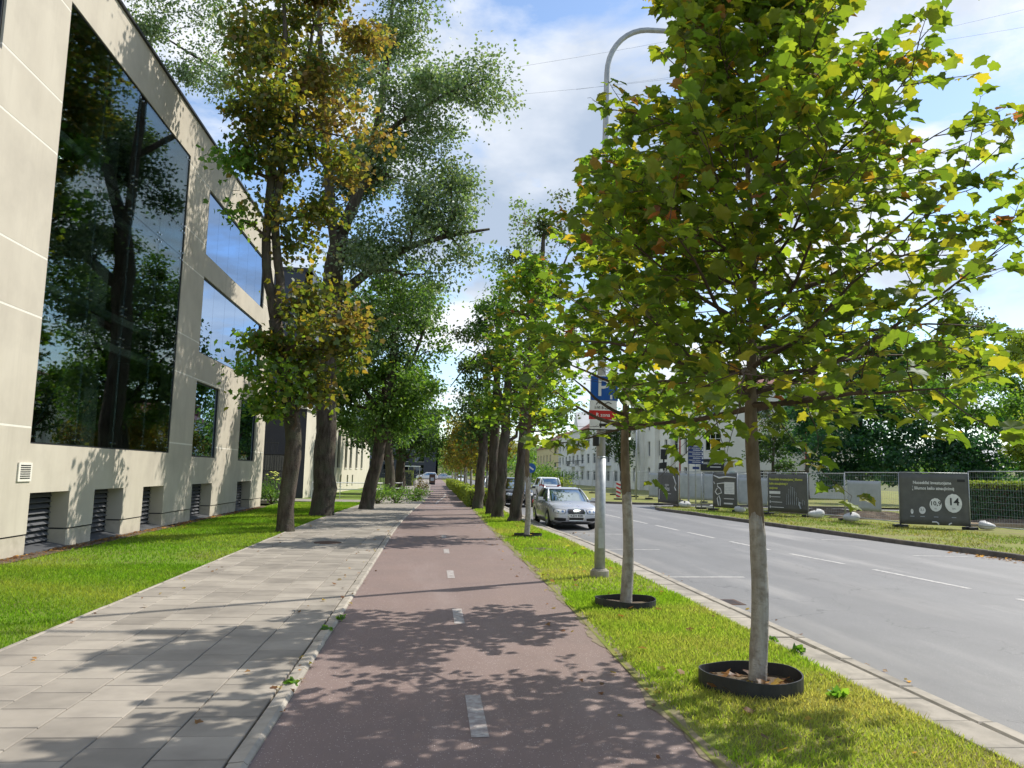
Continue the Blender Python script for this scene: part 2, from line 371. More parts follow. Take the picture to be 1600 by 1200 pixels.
MT['roof_red'] = rough_mat('red_roof_tiles', (0.19, 0.065, 0.048), (0.13, 0.05, 0.04), 3, 0.8, 0.3, 20, 0.03)
MT['car_silver'] = paint_mat('car_silver', (0.50, 0.51, 0.54), 0.3, 0.45)
MT['car_white'] = paint_mat('car_white', (0.72, 0.73, 0.74), 0.3)
MT['car_black'] = paint_mat('car_black', (0.012, 0.013, 0.016), 0.2)
MT['car_red'] = paint_mat('car_red', (0.25, 0.02, 0.02), 0.3)
MT['car_glass'] = glass_mat('car_glass', (0.09, 0.11, 0.11), (0.85, 0.97, 1.0), 0.48, 0.01)
MT['lamp_lens'] = glass_mat('lamp_lens', (0.62, 0.64, 0.66), (0.95, 0.95, 0.95), 0.25, 0.06)
MT['lamp_red'] = paint_mat('tail_lamp', (0.35, 0.01, 0.01), 0.2)
MT['trim'] = flat_mat('black_trim', (0.015, 0.015, 0.016), 0.45)
MT['rust'] = rough_mat('rusty_iron', (0.13, 0.07, 0.045), (0.08, 0.05, 0.04), 12, 0.8, 0.5, 60, 0.01)
MT['bag'] = flat_mat('white_sandbag', (0.58, 0.58, 0.56), 0.7)
MT['wood'] = rough_mat('pale_timber', (0.38, 0.28, 0.17), (0.28, 0.20, 0.12), 8, 0.8, 0.3, 30)
MT['flag'] = flat_mat('flag_cloth', (0.03, 0.03, 0.22), 0.8)
MT['sage'] = flat_mat('number_plate_teal', (0.45, 0.60, 0.60), 0.5)

TONE = {  # linear leaf colours with weights
    'maple': [((0.075, 0.120, 0.014), 5), ((0.11, 0.155, 0.016), 4), ((0.15, 0.185, 0.018), 2.2), ((0.20, 0.19, 0.018), .6), ((0.20, 0.13, 0.02), .15)],
    'maple_tip': [((0.22, 0.20, 0.02), 4), ((0.26, 0.19, 0.02), 2), ((0.26, 0.125, 0.025), 1.2), ((0.15, 0.165, 0.016), 4), ((0.20, 0.075, 0.03), .5)],
    'maple_green': [((0.070, 0.13, 0.016), 5), ((0.11, 0.18, 0.020), 4), ((0.16, 0.22, 0.025), 2), ((0.22, 0.20, 0.02), .5)],
    'olive': [((0.085, 0.105, 0.018), 5), ((0.12, 0.12, 0.018), 4), ((0.17, 0.125, 0.022), 2.5), ((0.055, 0.085, 0.016), 3)],
    'rust': [((0.155, 0.115, 0.030), 4), ((0.185, 0.125, 0.035), 2.5), ((0.12, 0.12, 0.025), 4), ((0.13, 0.08, 0.028), 1.2)],
    'gold': [((0.20, 0.16, 0.02), 4), ((0.155, 0.15, 0.02), 4), ((0.22, 0.125, 0.02), 1.2), ((0.11, 0.13, 0.02), 3)],
    'green': [((0.08, 0.16, 0.03), 5), ((0.115, 0.20, 0.035), 3), ((0.15, 0.24, 0.04), 1.5)],
    'poplar': [((0.14, 0.215, 0.085), 5), ((0.18, 0.26, 0.115), 3), ((0.25, 0.30, 0.19), 2.5), ((0.085, 0.14, 0.045), 3)],
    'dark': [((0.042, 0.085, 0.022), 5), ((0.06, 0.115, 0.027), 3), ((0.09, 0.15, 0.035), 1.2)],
    'bright': [((0.09, 0.19, 0.025), 4), ((0.14, 0.24, 0.03), 3), ((0.06, 0.13, 0.02), 3)],
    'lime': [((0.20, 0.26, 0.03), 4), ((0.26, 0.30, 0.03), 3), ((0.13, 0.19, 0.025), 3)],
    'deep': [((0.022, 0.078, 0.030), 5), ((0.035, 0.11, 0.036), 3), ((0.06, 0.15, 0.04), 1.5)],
    'thin': [((0.065, 0.10, 0.035), 5), ((0.09, 0.13, 0.04), 3), ((0.12, 0.10, 0.04), 1.2)],
}


def pick(tone, n):
    p = TONE[tone]; w = np.array([q[1] for q in p], float); w /= w.sum()
    c = np.array([q[0] for q in p])[rng.choice(len(p), n, p=w)]
    return c * rng.uniform(0.8, 1.2, (n, 1)) * rng.uniform(0.93, 1.07, (n, 3))


# ------------------------------------------------------------------ leaves
DIAMOND = (np.array([(0, 0, 0), (0.42, 0.40, 0.06), (1, 0, -0.05), (0.42, -0.40, 0.06)]), np.array([(0, 2, 1), (0, 3, 2)]))
_half = [(0.30, -0.09), (0.42, 0.03), (0.38, 0.18), (0.62, 0.42), (0.47, 0.52), (0.33, 0.58), (0.31, 0.74), (0.14, 0.80)]
_mp = [(0.30, 0, -0.03), (0.0, 0.0, 0.0)] + [(u, v, 0.05 * abs(v) + (-0.08 if i in (0, 3) else 0.02)) for i, (v, u) in enumerate(_half)] + [(1.0, 0, -0.12)] + \
      [(u, -v, 0.05 * abs(v) + (-0.08 if i in (0, 3) else 0.02)) for i, (v, u) in reversed(list(enumerate(_half)))]
MAPLE = (np.array(_mp), np.array([(0, i, i + 1) for i in range(1, len(_mp) - 1)] + [(0, len(_mp) - 1, 1)]))
_h5 = [(0.38, -0.02), (0.36, 0.18), (0.58, 0.46), (0.32, 0.60)]
_m5 = [(0.3, 0, 0), (0, 0, 0)] + [(u, v, 0.0) for v, u in _h5] + [(1, 0, -0.06)] + [(u, -v, 0.0) for v, u in reversed(_h5)]
MAPLE_S = (np.array(_m5), np.array([(0, i, i + 1) for i in range(1, len(_m5) - 1)] + [(0, len(_m5) - 1, 1)]))


def frames(N, T):
    N = N / (np.linalg.norm(N, axis=1, keepdims=True) + 1e-9)
    T = T - N * (T * N).sum(1, keepdims=True); T = T / (np.linalg.norm(T, axis=1, keepdims=True) + 1e-9)
    return N, T, np.cross(N, T)


def leaves_mesh(name, P, N, T, S, C, shape):
    V0, F0 = shape; N, T, B = frames(N, T); n = len(P); k = len(V0)
    asp = rng.uniform(.75, 1.12, (n, 1, 1)); cur = rng.uniform(-.1, .55, (n, 1, 1)); fol = rng.uniform(-.1, .6, (n, 1, 1)); u_, v_ = V0[None, :, 0:1], V0[None, :, 1:2]
    V = P[:, None, :] + S[:, None, None] * (u_ * T[:, None, :] + v_ * asp * B[:, None, :] + (V0[None, :, 2:3] - cur * u_ * u_ * .5 + fol * np.abs(v_) * .6) * N[:, None, :])
    F = (np.arange(n) * k)[:, None, None] + F0[None]
    return np_mesh(name, V.reshape(-1, 3), F.reshape(-1, 3), np.repeat(C, k, axis=0))


def rand_dir(n):
    d = rng.normal(size=(n, 3)); return d / np.linalg.norm(d, axis=1, keepdims=True)


def ball(n, power=0.45):
    return rand_dir(n) * (rng.random((n, 1)) ** power)


def wiggle(p0, p1, n=5, amp=0.08, sag=0.0):
    p0, p1 = np.array(p0, float), np.array(p1, float); L = np.linalg.norm(p1 - p0); out = []
    off = rng.normal(size=(n + 1, 3)) * amp * L
    for i in range(n + 1):
        t = i / n; q = p0 * (1 - t) + p1 * t + off[i] * math.sin(math.pi * t) * 0.7; q[2] += sag * L * math.sin(math.pi * t); out.append(q)
    return out


def blob_tree(name, label, cat, group, paths, blobs, leaf=0.13, shape=DIAMOND, cover=1.5, clump=0.42, mat='leaf_far', bark='bark', sides=9, droop=0.25, twigs=0.55, kidz=True):
    """trunk and limbs (polylines of (point, radius)), crown made of ellipsoid masses of leaf clumps on twigs"""
    base = paths[0][0][0]; root = empty(name, base); tag(root, label, cat, group); b0 = np.array(base, float)
    mb = MB()
    for i, p in enumerate(paths):
        pts, rad = [], []
        for j in range(len(p) - 1):
            (a, ra), (c, rc) = p[j], p[j + 1]; a, c = np.array(a, float), np.array(c, float)
            for k in range(3):
                t = k / 3; q = a * (1 - t) + c * t + (rng.normal(size=3) * 0.10 * ra if k else 0); pts.append(q - b0); rad.append(ra * (1 - t) + rc * t)
        pts.append(np.array(p[-1][0], float) - b0); rad.append(p[-1][1])
        if i == 0:   # root flare
            pts = [pts[0] - np.array([0, 0, 0.25]), pts[0], pts[0] + (pts[1] - pts[0]) * 0.35] + pts[1:]; rad = [rad[0] * 1.32, rad[0] * 1.16, rad[0] * 1.02] + rad[1:]
        mb.tube(pts, rad, sides, jit=0.07)
    mb.build('trunk', MT[bark], root, smooth=True)
    nodes = np.array([np.array(q[0], float) for p in paths for q in p[1:]]); nrad = np.array([q[1] for p in paths for q in p[1:]])
    tw = MB(); P, Nn, T, S, C = [], [], [], [], []
    for (c, r, tone) in blobs:
        c = np.array(c, float); r = np.array(r, float)
        area = math.pi * r[0] * r[2]; nl = int(cover * area / (0.36 * leaf * leaf)); vol = 4.2 * r[0] * r[1] * r[2]
        nc = max(4, int(vol / (clump ** 3) / 9)); nc = min(nc, 90)
        d = np.linalg.norm((nodes - c) * np.array([1, 1, 1.0]), axis=1) + np.where(nodes[:, 2] > c[2] + 0.1, 3.0, 0); j = int(d.argmin())
        hub = c - (c - nodes[j]) * 0.25; rl = min(nrad[j] * 0.6, 0.035 + 0.03 * np.linalg.norm(r))
        lp = wiggle(nodes[j], hub, 5, 0.06, 0.04); tw.tube([q - b0 for q in lp], list(np.linspace(rl, rl * 0.45, 6)), 5)
        cc = c + ball(nc, 0.5) * r * rng.uniform(.75, 1.3, (nc, 1))
        for q in cc[: int(nc * twigs)]:
            s = lp[random.choice((3, 4, 5))]; tp = wiggle(s, q, 4, 0.07, 0.03); tw.tube([x - b0 for x in tp], list(np.linspace(rl * 0.4, 0.006, 5)), 3, cap=False)
        per = rng.multinomial(nl, rng.dirichlet(np.full(nc, 2.2)))
        idx = np.repeat(np.arange(nc), per); n = len(idx)
        off = rng.normal(size=(n, 3)) * clump * np.array([0.62, 0.62, 0.42]) * rng.uniform(0.7, 1.3, (nc, 1))[idx]
        P.append(cc[idx] + off)
        no = rand_dir(n) * 0.9 + np.array([0, 0, 0.7]); ti = rand_dir(n) + off / clump * 0.8; ti[:, 2] -= droop * 2
        Nn.append(no); T.append(ti); S.append(leaf * rng.uniform(0.65, 1.3, n)); C.append(pick(tone, n) * rng.uniform(0.85, 1.15, (nc, 1))[idx])
    if tw.v: tw.build('branches', MT['twig'], root, kind='stuff')
    P = np.concatenate(P) - b0
    me = leaves_mesh('crown', P, np.concatenate(Nn), np.concatenate(T), np.concatenate(S), np.concatenate(C), shape)
    link('crown', me, MT[mat], root)
    return root


def pxpath(Y, pts):
    """(px, py, radius[, dY]) list -> path of world points near distance Y"""
    return [(at(q[0], q[1], Y + (q[3] if len(q) > 3 else 0)), q[2]) for q in pts]


def pxblobs(Y, lst):
    k = Y / FPX
    return [(at(q[0], q[1], Y + (q[5] if len(q) > 5 else 0)), (q[2] * k, (q[2] + q[3]) * 0.5 * k * 1.05, q[3] * k), q[4]) for q in lst]

# ------------------------------------------------------------------ setting: ground, road, paths
def sstep(a, b, y):
    t = min(1, max(0, (y - a) / (b - a))); return t * t * (3 - 2 * t)


def bend(Y): return 0.95 * sstep(22, 62, Y)


def x_walk(Y): return -4.02 + bend(Y)          # lawn / sidewalk edge
def x_kerb(Y): return -1.17 + bend(Y)          # sidewalk / kerb edge
def x_bike0(Y): return -1.05 + bend(Y)         # kerb / bike path edge
def x_bike1(Y): return 1.86 + 0.10 * sstep(5, 12, Y) + 0.25 * bend(Y)
def x_slab(Y): return 3.83 - 0.33 * sstep(20, 28, Y)
def x_gap(Y): return 4.19 - 0.33 * sstep(20, 28, Y)
def x_road(Y): return 4.36 - 0.33 * sstep(20, 28, Y)


def strip(name, xl, xr, ys, zl, zr, mat, kind='structure', label=None, nx=1, thick=0.0):
    V, F = [], []
    for y in ys:
        for i in range(nx + 1):
            t = i / nx; V.append((xl(y) * (1 - t) + xr(y) * t, y, zl * (1 - t) + zr * t))
    n = nx + 1
    for j in range(len(ys) - 1):
        for i in range(nx): F.append((j * n + i, j * n + i + 1, (j + 1) * n + i + 1, (j + 1) * n + i))
    me = bpy.data.meshes.new(name); me.from_pydata(V, [], F); me.update()
    o = link(name, me, mat); tag(o, label, kind=kind); return o


YS = list(np.arange(-12, 80, 2.0)) + list(np.arange(80, 261, 10.0))
g = MB(); g.quad((-1500, -400, -0.30), (1500, -400, -0.30), (1500, 2500, -0.30), (-1500, 2500, -0.30))
tag(g.build('ground', MT['ground']), 'grassy ground reaching to the horizon', kind='structure')
strip('road', lambda y: x_road(y) - 0.06, lambda y: 40.0, YS, -0.12, -0.12, MT['road'], label='grey asphalt road beside the verge')
strip('bike_path', lambda y: x_bike0(y) - 0.03, lambda y: x_bike1(y) + 0.1, YS, -0.022, -0.022, MT['bike'], label='reddish asphalt bike path')
walk = strip('sidewalk', x_walk, lambda y: x_kerb(y) + 0.02, YS, -0.035, -0.035, MT['sand'], label='concrete slab sidewalk beside the lawn')
verge = strip('verge', lambda y: x_bike1(y), lambda y: x_slab(y) + 0.03, YS, -0.012, -0.008, MT['verge_soil'], label='grass verge between bike path and road')


def lawn_z(X): return -0.10 * sstep(-4.1, -8.0, X) if X < -4.1 else 0.0


def strip_fn():
    V, F = [], []; xs = np.linspace(0, 1, 9); ys = [y for y in YS if y <= 44]
    for y in ys:
        for t in xs:
            x = (x_walk(y) - 0.05) * (1 - t) + -8.25 * t; V.append((x, y, -0.02 - 0.10 * t * t))
    n = len(xs)
    for j in range(len(ys) - 1):
        for i in range(n - 1): F.append((j * n + i + 1, j * n + i, (j + 1) * n + i, (j + 1) * n + i + 1))
    me = bpy.data.meshes.new('lawn'); me.from_pydata(V, [], F); me.update()
    tag(link('lawn', me, MT['lawn_soil']), 'mown lawn between sidewalk and beige building', kind='structure')


strip_fn()
mb = MB(); mb.box(-40, -2.6, 44.0, 47.5, -0.2, -0.02); tag(mb.build('forecourt_path', MT['slab']), 'pale paved path crossing to the entrance', kind='structure')
mb = MB(); mb.box(-40, -2.3, 47.6, 260, -0.2, -0.035); tag(mb.build('far_lawn', MT['lawn_soil']), 'lawn behind the crossing path', kind='structure')


# paving slabs, kerbs
def piece_mesh(w, l, h, b):
    m = MB(); m.bbox(-w / 2, w / 2, -l / 2, l / 2, -h, 0, b); return m.mesh('piece')


SW, SL = 2.83 / 6, 0.42
slab_me = piece_mesh(SW - 0.008, SL - 0.008, 0.05, 0.006); slab_me.materials.append(MT['slab'])
far_slabs = MB(); count = 0
for k in range(0, 142):
    for c in range(6):
        yc = 4.3 + k * SL + (SL / 2 if c % 2 else 0); xc = x_walk(yc) + (c + 0.5) * SW; zz = rng.normal() * 0.0015
        if count < 300 and not (yc < 6.5 and xc < -3.2):
            o = bpy.data.objects.new('slab', slab_me); COL.objects.link(o); o.parent = walk; o.location = (xc, yc, zz)
            o.rotation_euler = (rng.normal() * 0.0022, rng.normal() * 0.0022, rng.normal() * 0.002); count += 1
        else:
            far_slabs.bbox(xc - SW / 2 + .004, xc + SW / 2 - .004, yc - SL / 2 + .004, yc + SL / 2 - .004, -0.05, zz, 0.006)
for k in range(-22, 0):
    for c in range(6):
        yc = 4.3 + k * SL + (SL / 2 if c % 2 else 0); xc = x_walk(yc) + (c + 0.5) * SW
        far_slabs.bbox(xc - SW / 2 + .004, xc + SW / 2 - .004, yc - SL / 2 + .004, yc + SL / 2 - .004, -0.05, 0, 0.006)
far_slabs.build('slab_field', MT['slab'], walk, kind='stuff')
strip('sidewalk_far', x_walk, x_kerb, [64] + [y for y in YS if y > 64], 0.0, 0.0, MT['slab'], label='far end of the slab sidewalk')

kerb = empty('kerb', (0, 0, 0)); tag(kerb, 'low concrete kerb between sidewalk and bike path', kind='structure')
kme = MB(); kme.add([(-.06, -.56, -.12), (.06, -.56, -.12), (.06, .56, -.12), (-.06, .56, -.12), (-.06, -.56, .004), (.03, -.56, .012), (.058, -.56, -.008), (-.06, .56, .004), (.03, .56, .012), (.058, .56, -.008)],
                    [(0, 1, 6, 5, 4), (3, 7, 8, 9, 2), (4, 5, 8, 7), (5, 6, 9, 8), (6, 1, 2, 9), (0, 4, 7, 3)])
kme = kme.mesh('kerbstone'); kme.materials.append(MT['kerb'])
for k in range(-8, 120):
    yc = 5.06 + 1.13 * (k + 0.5); o = bpy.data.objects.new('kerbstone', kme); COL.objects.link(o); o.parent = kerb
    o.location = (x_kerb(yc) + 0.06, yc, rng.normal() * 0.0025); o.rotation_euler = (rng.normal() * .003, 0, -math.atan(bend(yc + .5) - bend(yc - .5)) + rng.normal() * .004)
edge_me = piece_mesh(0.05, 0.98, 0.12, 0.008); edge_me.materials.append(MT['kerb'])
for k in range(-6, 44):
    yc = 4.0 + k; o = bpy.data.objects.new('edging_stone', edge_me); COL.objects.link(o); o.parent = walk
    o.location = (x_walk(yc) - 0.028, yc, 0.006 + rng.normal() * .002); o.rotation_euler = (0, 0, -math.atan(bend(yc + .5) - bend(yc - .5)))

rk = empty('road_kerb', (0, 0, 0)); tag(rk, 'concrete slab strip and kerb along the parking lane', kind='structure')
rs_me = piece_mesh(0.345, 0.585, 0.06, 0.006); rs_me.materials.append(MT['kerb'])
rkb_me = piece_mesh(0.15, 0.99, 0.22, 0.018); rkb_me.materials.append(MT['kerb'])
for k in range(-14, 140):
    yc = 5.74 + 0.597 * (k + .5); o = bpy.data.objects.new('slab', rs_me); COL.objects.link(o); o.parent = rk
    o.location = ((x_slab(yc) + x_gap(yc)) / 2 - 0.01, yc, rng.normal() * .003); o.rotation_euler = (rng.normal() * .004, rng.normal() * .006, math.atan(x_slab(yc - .5) - x_slab(yc + .5)))
for k in range(-9, 85):
    yc = 5.2 + k; o = bpy.data.objects.new('kerbstone', rkb_me); COL.objects.link(o); o.parent = rk
    o.location = ((x_gap(yc) + x_road(yc)) / 2 + 0.005, yc, 0.002 + rng.normal() * .003); o.rotation_euler = (0, rng.normal() * .006, math.atan(x_slab(yc - .5) - x_slab(yc + .5)))
strip('kerb_bed', lambda y: x_slab(y) + .01, lambda y: x_road(y) - .03, YS, -0.05, -0.05, MT['sand'], label='dark joint bed under the kerb slabs')

# painted markings
mk = empty('path_marking', (0, 0, 0)); tag(mk, 'white dashed centre line of the bike path', kind='structure')
for k in range(0, 5):
    y0 = 5.54 + 4.0 * k - (4 if k == 99 else 0); m = MB(); x0 = 0.335 + 0.6 * bend(y0)
    m.quad((x0, y0, -0.018), (x0 + .125, y0, -0.018), (x0 + .125, y0 + 1.02, -0.018), (x0, y0 + 1.02, -0.018)); m.build('dash', MT['path_line'], mk)
m = MB()
for a in np.arange(44, 64, 1.0):
    f = lambda y: 0.15 + 0.9 * sstep(40, 62, y); m.quad((f(a), a, -.018), (f(a) + .13, a, -.018), (f(a + 1) + .13, a + 1, -.018), (f(a + 1), a + 1, -.018))
m.build('line', MT['path_line'], mk)
for y0 in (40.5,):
    m = MB(); m.quad((-0.7 + bend(y0), y0, -.018), (1.75, y0, -.018), (1.75, y0 + .2, -.018), (-0.7 + bend(y0), y0 + .35, -.018)); m.build('line', MT['path_line'], mk)
rm = empty('road_marking', (0, 0, 0)); tag(rm, 'white dashes and bay lines painted on the road', kind='structure')
for a, b in [((9.96, 10.6), (9.95, 12.38)), ((9.92, 13.53), (9.72, 16.3)), ((9.6, 17.3), (9.36, 19.5)), ((9.25, 20.5), (9.12, 23.0)), ((9.08, 24.2), (8.98, 26.5)), ((8.95, 27.4), (8.86, 30.0)), ((8.8, 31), (8.7, 33.8)), ((8.65, 35), (8.5, 38)),
             ((8.45, 40), (8.35, 43)), ((8.3, 46), (8.2, 49)), ((8.1, 53), (8.0, 56)), ((7.95, 60), (7.9, 64))]:
    m = MB(); m.quad((a[0] - .06, a[1], -.116), (a[0] + .06, a[1], -.116), (b[0] + .06, b[1], -.116), (b[0] - .06, b[1], -.116)); m.build('dash', MT['line'], rm)
for y0, x1 in ((14.7, 6.15), (20.0, 6.05), (25.05, 6.4), (31.5, 6.1)):
    m = MB(); m.quad((4.42, y0 - .05, -.116), (x1, y0 + .06, -.116), (x1, y0 + .16, -.116), (4.42, y0 + .05, -.116)); m.build('bay_line', MT['line'], rm)
for y0 in (19.4, 24.2):
    m = MB(); m.quad((12.7, y0, -.116), (14.2, y0 - .1, -.116), (14.2, y0, -.116), (12.7, y0 + .1, -.116)); m.build('bay_line', MT['line'], rm)

# far side of the road: raised island with kerb
FK = [(16.0, -12), (15.75, 8), (15.3, 16.0), (15.12, 18.7), (14.63, 23.2), (14.3, 26.6), (13.95, 31.0), (13.45, 38.2), (12.95, 42.6), (13.1, 44.2), (13.7, 45.3), (15.0, 46.0), (40, 46.4)]
m = MB(); m.add([(x, y, 0.0) for x, y in FK] + [(90, 46.4, 0.0), (90, -12, 0.0)], [tuple(range(len(FK) + 2))])
tag(m.build('far_verge', MT['verge_soil']), 'uneven grass verge on the far side of the road', kind='structure')
fk = empty('far_kerb', (0, 0, 0)); tag(fk, 'weathered dark kerb on the far side of the road', kind='structure')
for (x0, y0), (x1, y1) in zip(FK[1:-1], FK[2:]):
    L = math.hypot(x1 - x0, y1 - y0); n = max(1, round(L / 1.0)); ang = math.atan2(y1 - y0, x1 - x0) - math.pi / 2
    if L > 12: n = 6; x1, y1 = x0 + 6 * (x1 - x0) / L, y0 + 6 * (y1 - y0) / L; L = 6
    pm = piece_mesh(0.15, L / n - 0.012, 0.26, 0.02); pm.materials.append(MT['kerb_dark'])
    for i in range(n):
        t = (i + .5) / n; o = bpy.data.objects.new('kerbstone', pm); COL.objects.link(o); o.parent = fk
        o.location = (x0 + (x1 - x0) * t, y0 + (y1 - y0) * t, 0.025 + rng.normal() * .006); o.rotation_euler = (0, rng.normal() * .02, ang)
# next block past the side street
NB = [(10.2, 62), (10.9, 55.2), (11.7, 52.4), (13.2, 51.4), (16, 51.2), (90, 51.2)]
m = MB(); m.add([(9.6, 260, 0.0)] + [(x, y, 0.0) for x, y in NB] + [(90, 260, 0.0)], [tuple(range(len(NB) + 2))])
tag(m.build('next_block_verge', MT['verge_soil']), 'grassy corner past the side street', kind='structure')
nk = empty('next_block_kerb', (0, 0, 0)); tag(nk, 'dark kerb round the next street corner', kind='structure')
pts = [(9.6, 120)] + NB[:5] + [(30, 51.2)]
for (x0, y0), (x1, y1) in zip(pts[:-1], pts[1:]):
    L = math.hypot(x1 - x0, y1 - y0); n = max(1, round(L / 2)); ang = math.atan2(y1 - y0, x1 - x0) - math.pi / 2
    pm = piece_mesh(0.15, L / n - 0.01, 0.26, 0.02); pm.materials.append(MT['kerb_dark'])
    for i in range(n):
        t = (i + .5) / n; o = bpy.data.objects.new('kerbstone', pm); COL.objects.link(o); o.parent = nk
        o.location = (x0 + (x1 - x0) * t, y0 + (y1 - y0) * t, 0.02); o.rotation_euler = (0, 0, ang)


# ------------------------------------------------------------------ beige office building on the left
XW, BY0, BY1, ZTOP = -8.2, -6.0, 38.7, 13.25
OPEN_GLASS = (16.7, 25.1, 2.17, 11.85)
OPEN_W = [(27.4, 36.7, 9.22, 11.6), (27.4, 36.7, 5.72, 8.42), (27.4, 30.33, 2.10, 4.72), (33.74, 36.7, 2.05, 4.72), (6.5, 14.35, 9.38, 11.85)]
LOUV = [(16.88, 18.64), (19.95, 21.73), (23.16, 24.88), (27.7, 30.1), (33.9, 36.4)]
OPENS = [OPEN_GLASS] + OPEN_W + [(a, b, -0.5, 1.16) for a, b in LOUV]


def wall_cells(mb, y0, y1, za, zb, x0, x1):
    zc = sorted({za, zb} | {z for o in OPENS for z in o[2:] if za < z < zb})
    for a, b in zip(zc[:-1], zc[1:]):
        mid = (a + b) / 2; cur = y0
        for o in sorted([o for o in OPENS if o[2] < mid < o[3] and o[1] > y0 and o[0] < y1]):
            if o[0] > cur: mb.box(x0, x1, cur, o[0], a, b)
            cur = max(cur, o[1])
        if cur < y1: mb.box(x0, x1, cur, y1, a, b)


office = empty('office_building', (XW, 20, -0.1)); tag(office, 'beige rendered office building with huge dark glass front and mirrored windows', 'building')
OFF = Vector((-XW, -20, 0.1))


def opieces(mb, name, mat):
    """one part for every connected run of boxes"""
    n = len(mb.v) // 8; bb = np.array(mb.v).reshape(n, 8, 3); lo, hi = bb.min(1), bb.max(1); lab = list(range(n))
    for i in range(n):
        for j in range(i):
            if np.all(lo[i] <= hi[j] + 1e-6) and np.all(lo[j] <= hi[i] + 1e-6):
                a, b = lab[i], lab[j]; lab = [b if q == a else q for q in lab]
    for l in sorted(set(lab)):
        m = MB()
        for i in range(n):
            if lab[i] == l: m.box(lo[i][0], hi[i][0], lo[i][1], hi[i][1], lo[i][2], hi[i][2])
        opart(m, name, mat)


def opart(mb, name, mat, parent=None, **k):
    o = mb.build(name, mat, office if parent is None else parent, **k)
    if parent is None: o.location = OFF
    return o


levels = [0.33, 2.5, 4.78, 6.03, 8.34, 9.5, 11.6, ZTOP]; J = 0.022
for a, b in zip(levels[:-1], levels[1:]):
    m = MB(); wall_cells(m, BY0, BY1, a + (J if a > .4 else 0), b - (J if b < ZTOP else 0), XW - 0.42, XW); opieces(m, 'wall_panel', MT['render'])
for z in levels[1:-1]:
    m = MB(); wall_cells(m, BY0 + .01, BY1 - .01, z - J, z + J, XW - 0.41, XW - 0.003); opieces(m, 'joint_strip', MT['joint'])
m = MB(); wall_cells(m, BY0 + .02, BY1 - .02, -0.5, 0.295, XW - 0.43, XW - 0.012); opieces(m, 'plinth', MT['plinth'])
m = MB(); wall_cells(m, BY0 + .03, BY1 - .03, 0.295, 0.33, XW - 0.40, XW - 0.06); opieces(m, 'shadow_gap', MT['dark_metal'])
m = MB(); m.box(XW - 14, XW - .42, BY1 - .40, BY1 - .005, -.5, ZTOP - .01).box(XW - 14, XW - .42, BY0, BY0 + .4, -.5, ZTOP - .01).box(XW - 14.4, XW - 14, BY0, BY1, -.5, ZTOP - .01)
opart(m, 'side_wall', MT['render'])
m = MB(); m.box(XW - 14.5, XW + .07, BY0 - .05, BY1 + .05, ZTOP + .002, ZTOP + .07); opart(m, 'roof_edge', MT['dark_metal'])
m = MB()
for z in (1.9, 5.25, 8.85, 12.2): m.box(XW - 13.9, XW - .75, BY0 + .4, BY1 - .45, z - .22, z)
m.box(XW - 7.2, XW - 7.0, BY0 + .4, BY1 - .45, -.4, 13.2); opart(m, 'interior_floor', MT['interior'])
for y in (18.7, 22.6, 26.2, 32.0):
    m = MB(); m.box(XW - 2.1, XW - 1.4, y - .45, y + .45, 1.9, 12.0); opart(m, 'interior_column', MT['interior_col'])
# big curtain glass: panes, fittings, tension rods
ysp = np.linspace(16.74, 25.06, 5); zsp = [2.2, 4.95, 5.78, 8.47, 9.36, 11.82]
frame = MB()
for a, b in ((16.70, 16.74), (25.06, 25.10)): frame.box(XW - .12, XW - .02, a, b, 2.17, 11.85)
for a, b in ((2.17, 2.2), (11.82, 11.85)): frame.box(XW - .12, XW - .02, 16.74, 25.06, a, b)
fo = opart(frame, 'glass_frame', MT['dark_metal'])
for i in range(4):
    for j in range(5):
        m = MB(); m.box(XW - .055, XW - .035, ysp[i] + .006, ysp[i + 1] - .006, zsp[j] + .006, zsp[j + 1] - .006)
        opart(m, 'glass_pane', MT['glass_big'])
for i in range(5):
    for j in range(6):
        y = min(max(ysp[i], 16.86), 24.94); z = min(max(zsp[j], 2.32), 11.7); m = MB()
        for dy in (-.11, .11):
            for dz in ((-.11, .11) if 0 < j < 5 else (0,)):
                m.tube([(XW - .03, y + dy, z + dz), (XW - .012, y + dy, z + dz)], .028, 10)
                m.tube([(XW - .06, y + dy, z + dz), (XW - .16, y, z)], .012, 5)
        opart(m, 'glass_fitting', MT['chrome'])
for (ya, za, yb, zb) in [(18.8, 9.3, 22.4, 11.7), (20.9, 8.5, 24.3, 10.9), (18.0, 5.8, 20.8, 8.4), (20.0, 5.8, 23.2, 8.4), (18.9, 2.3, 21.6, 4.9), (21.0, 2.3, 23.8, 4.9), (17.2, 2.3, 19.5, 4.9), (17.9, 8.5, 18.8, 9.3), (19.9, 8.5, 20.9, 9.3), (21.9, 8.5, 22.9, 9.3)]:
    m = MB(); m.tube([(XW - .30, ya, za), (XW - .30, yb, zb)], .014, 6); opart(m, 'tension_rod', MT['chrome'])
for z in (4.95, 5.78, 8.47, 9.36):
    m = MB(); m.box(XW - .75, XW - .62, 16.75, 25.05, z - .1, z + .1); opart(m, 'transom', MT['interior_col'])
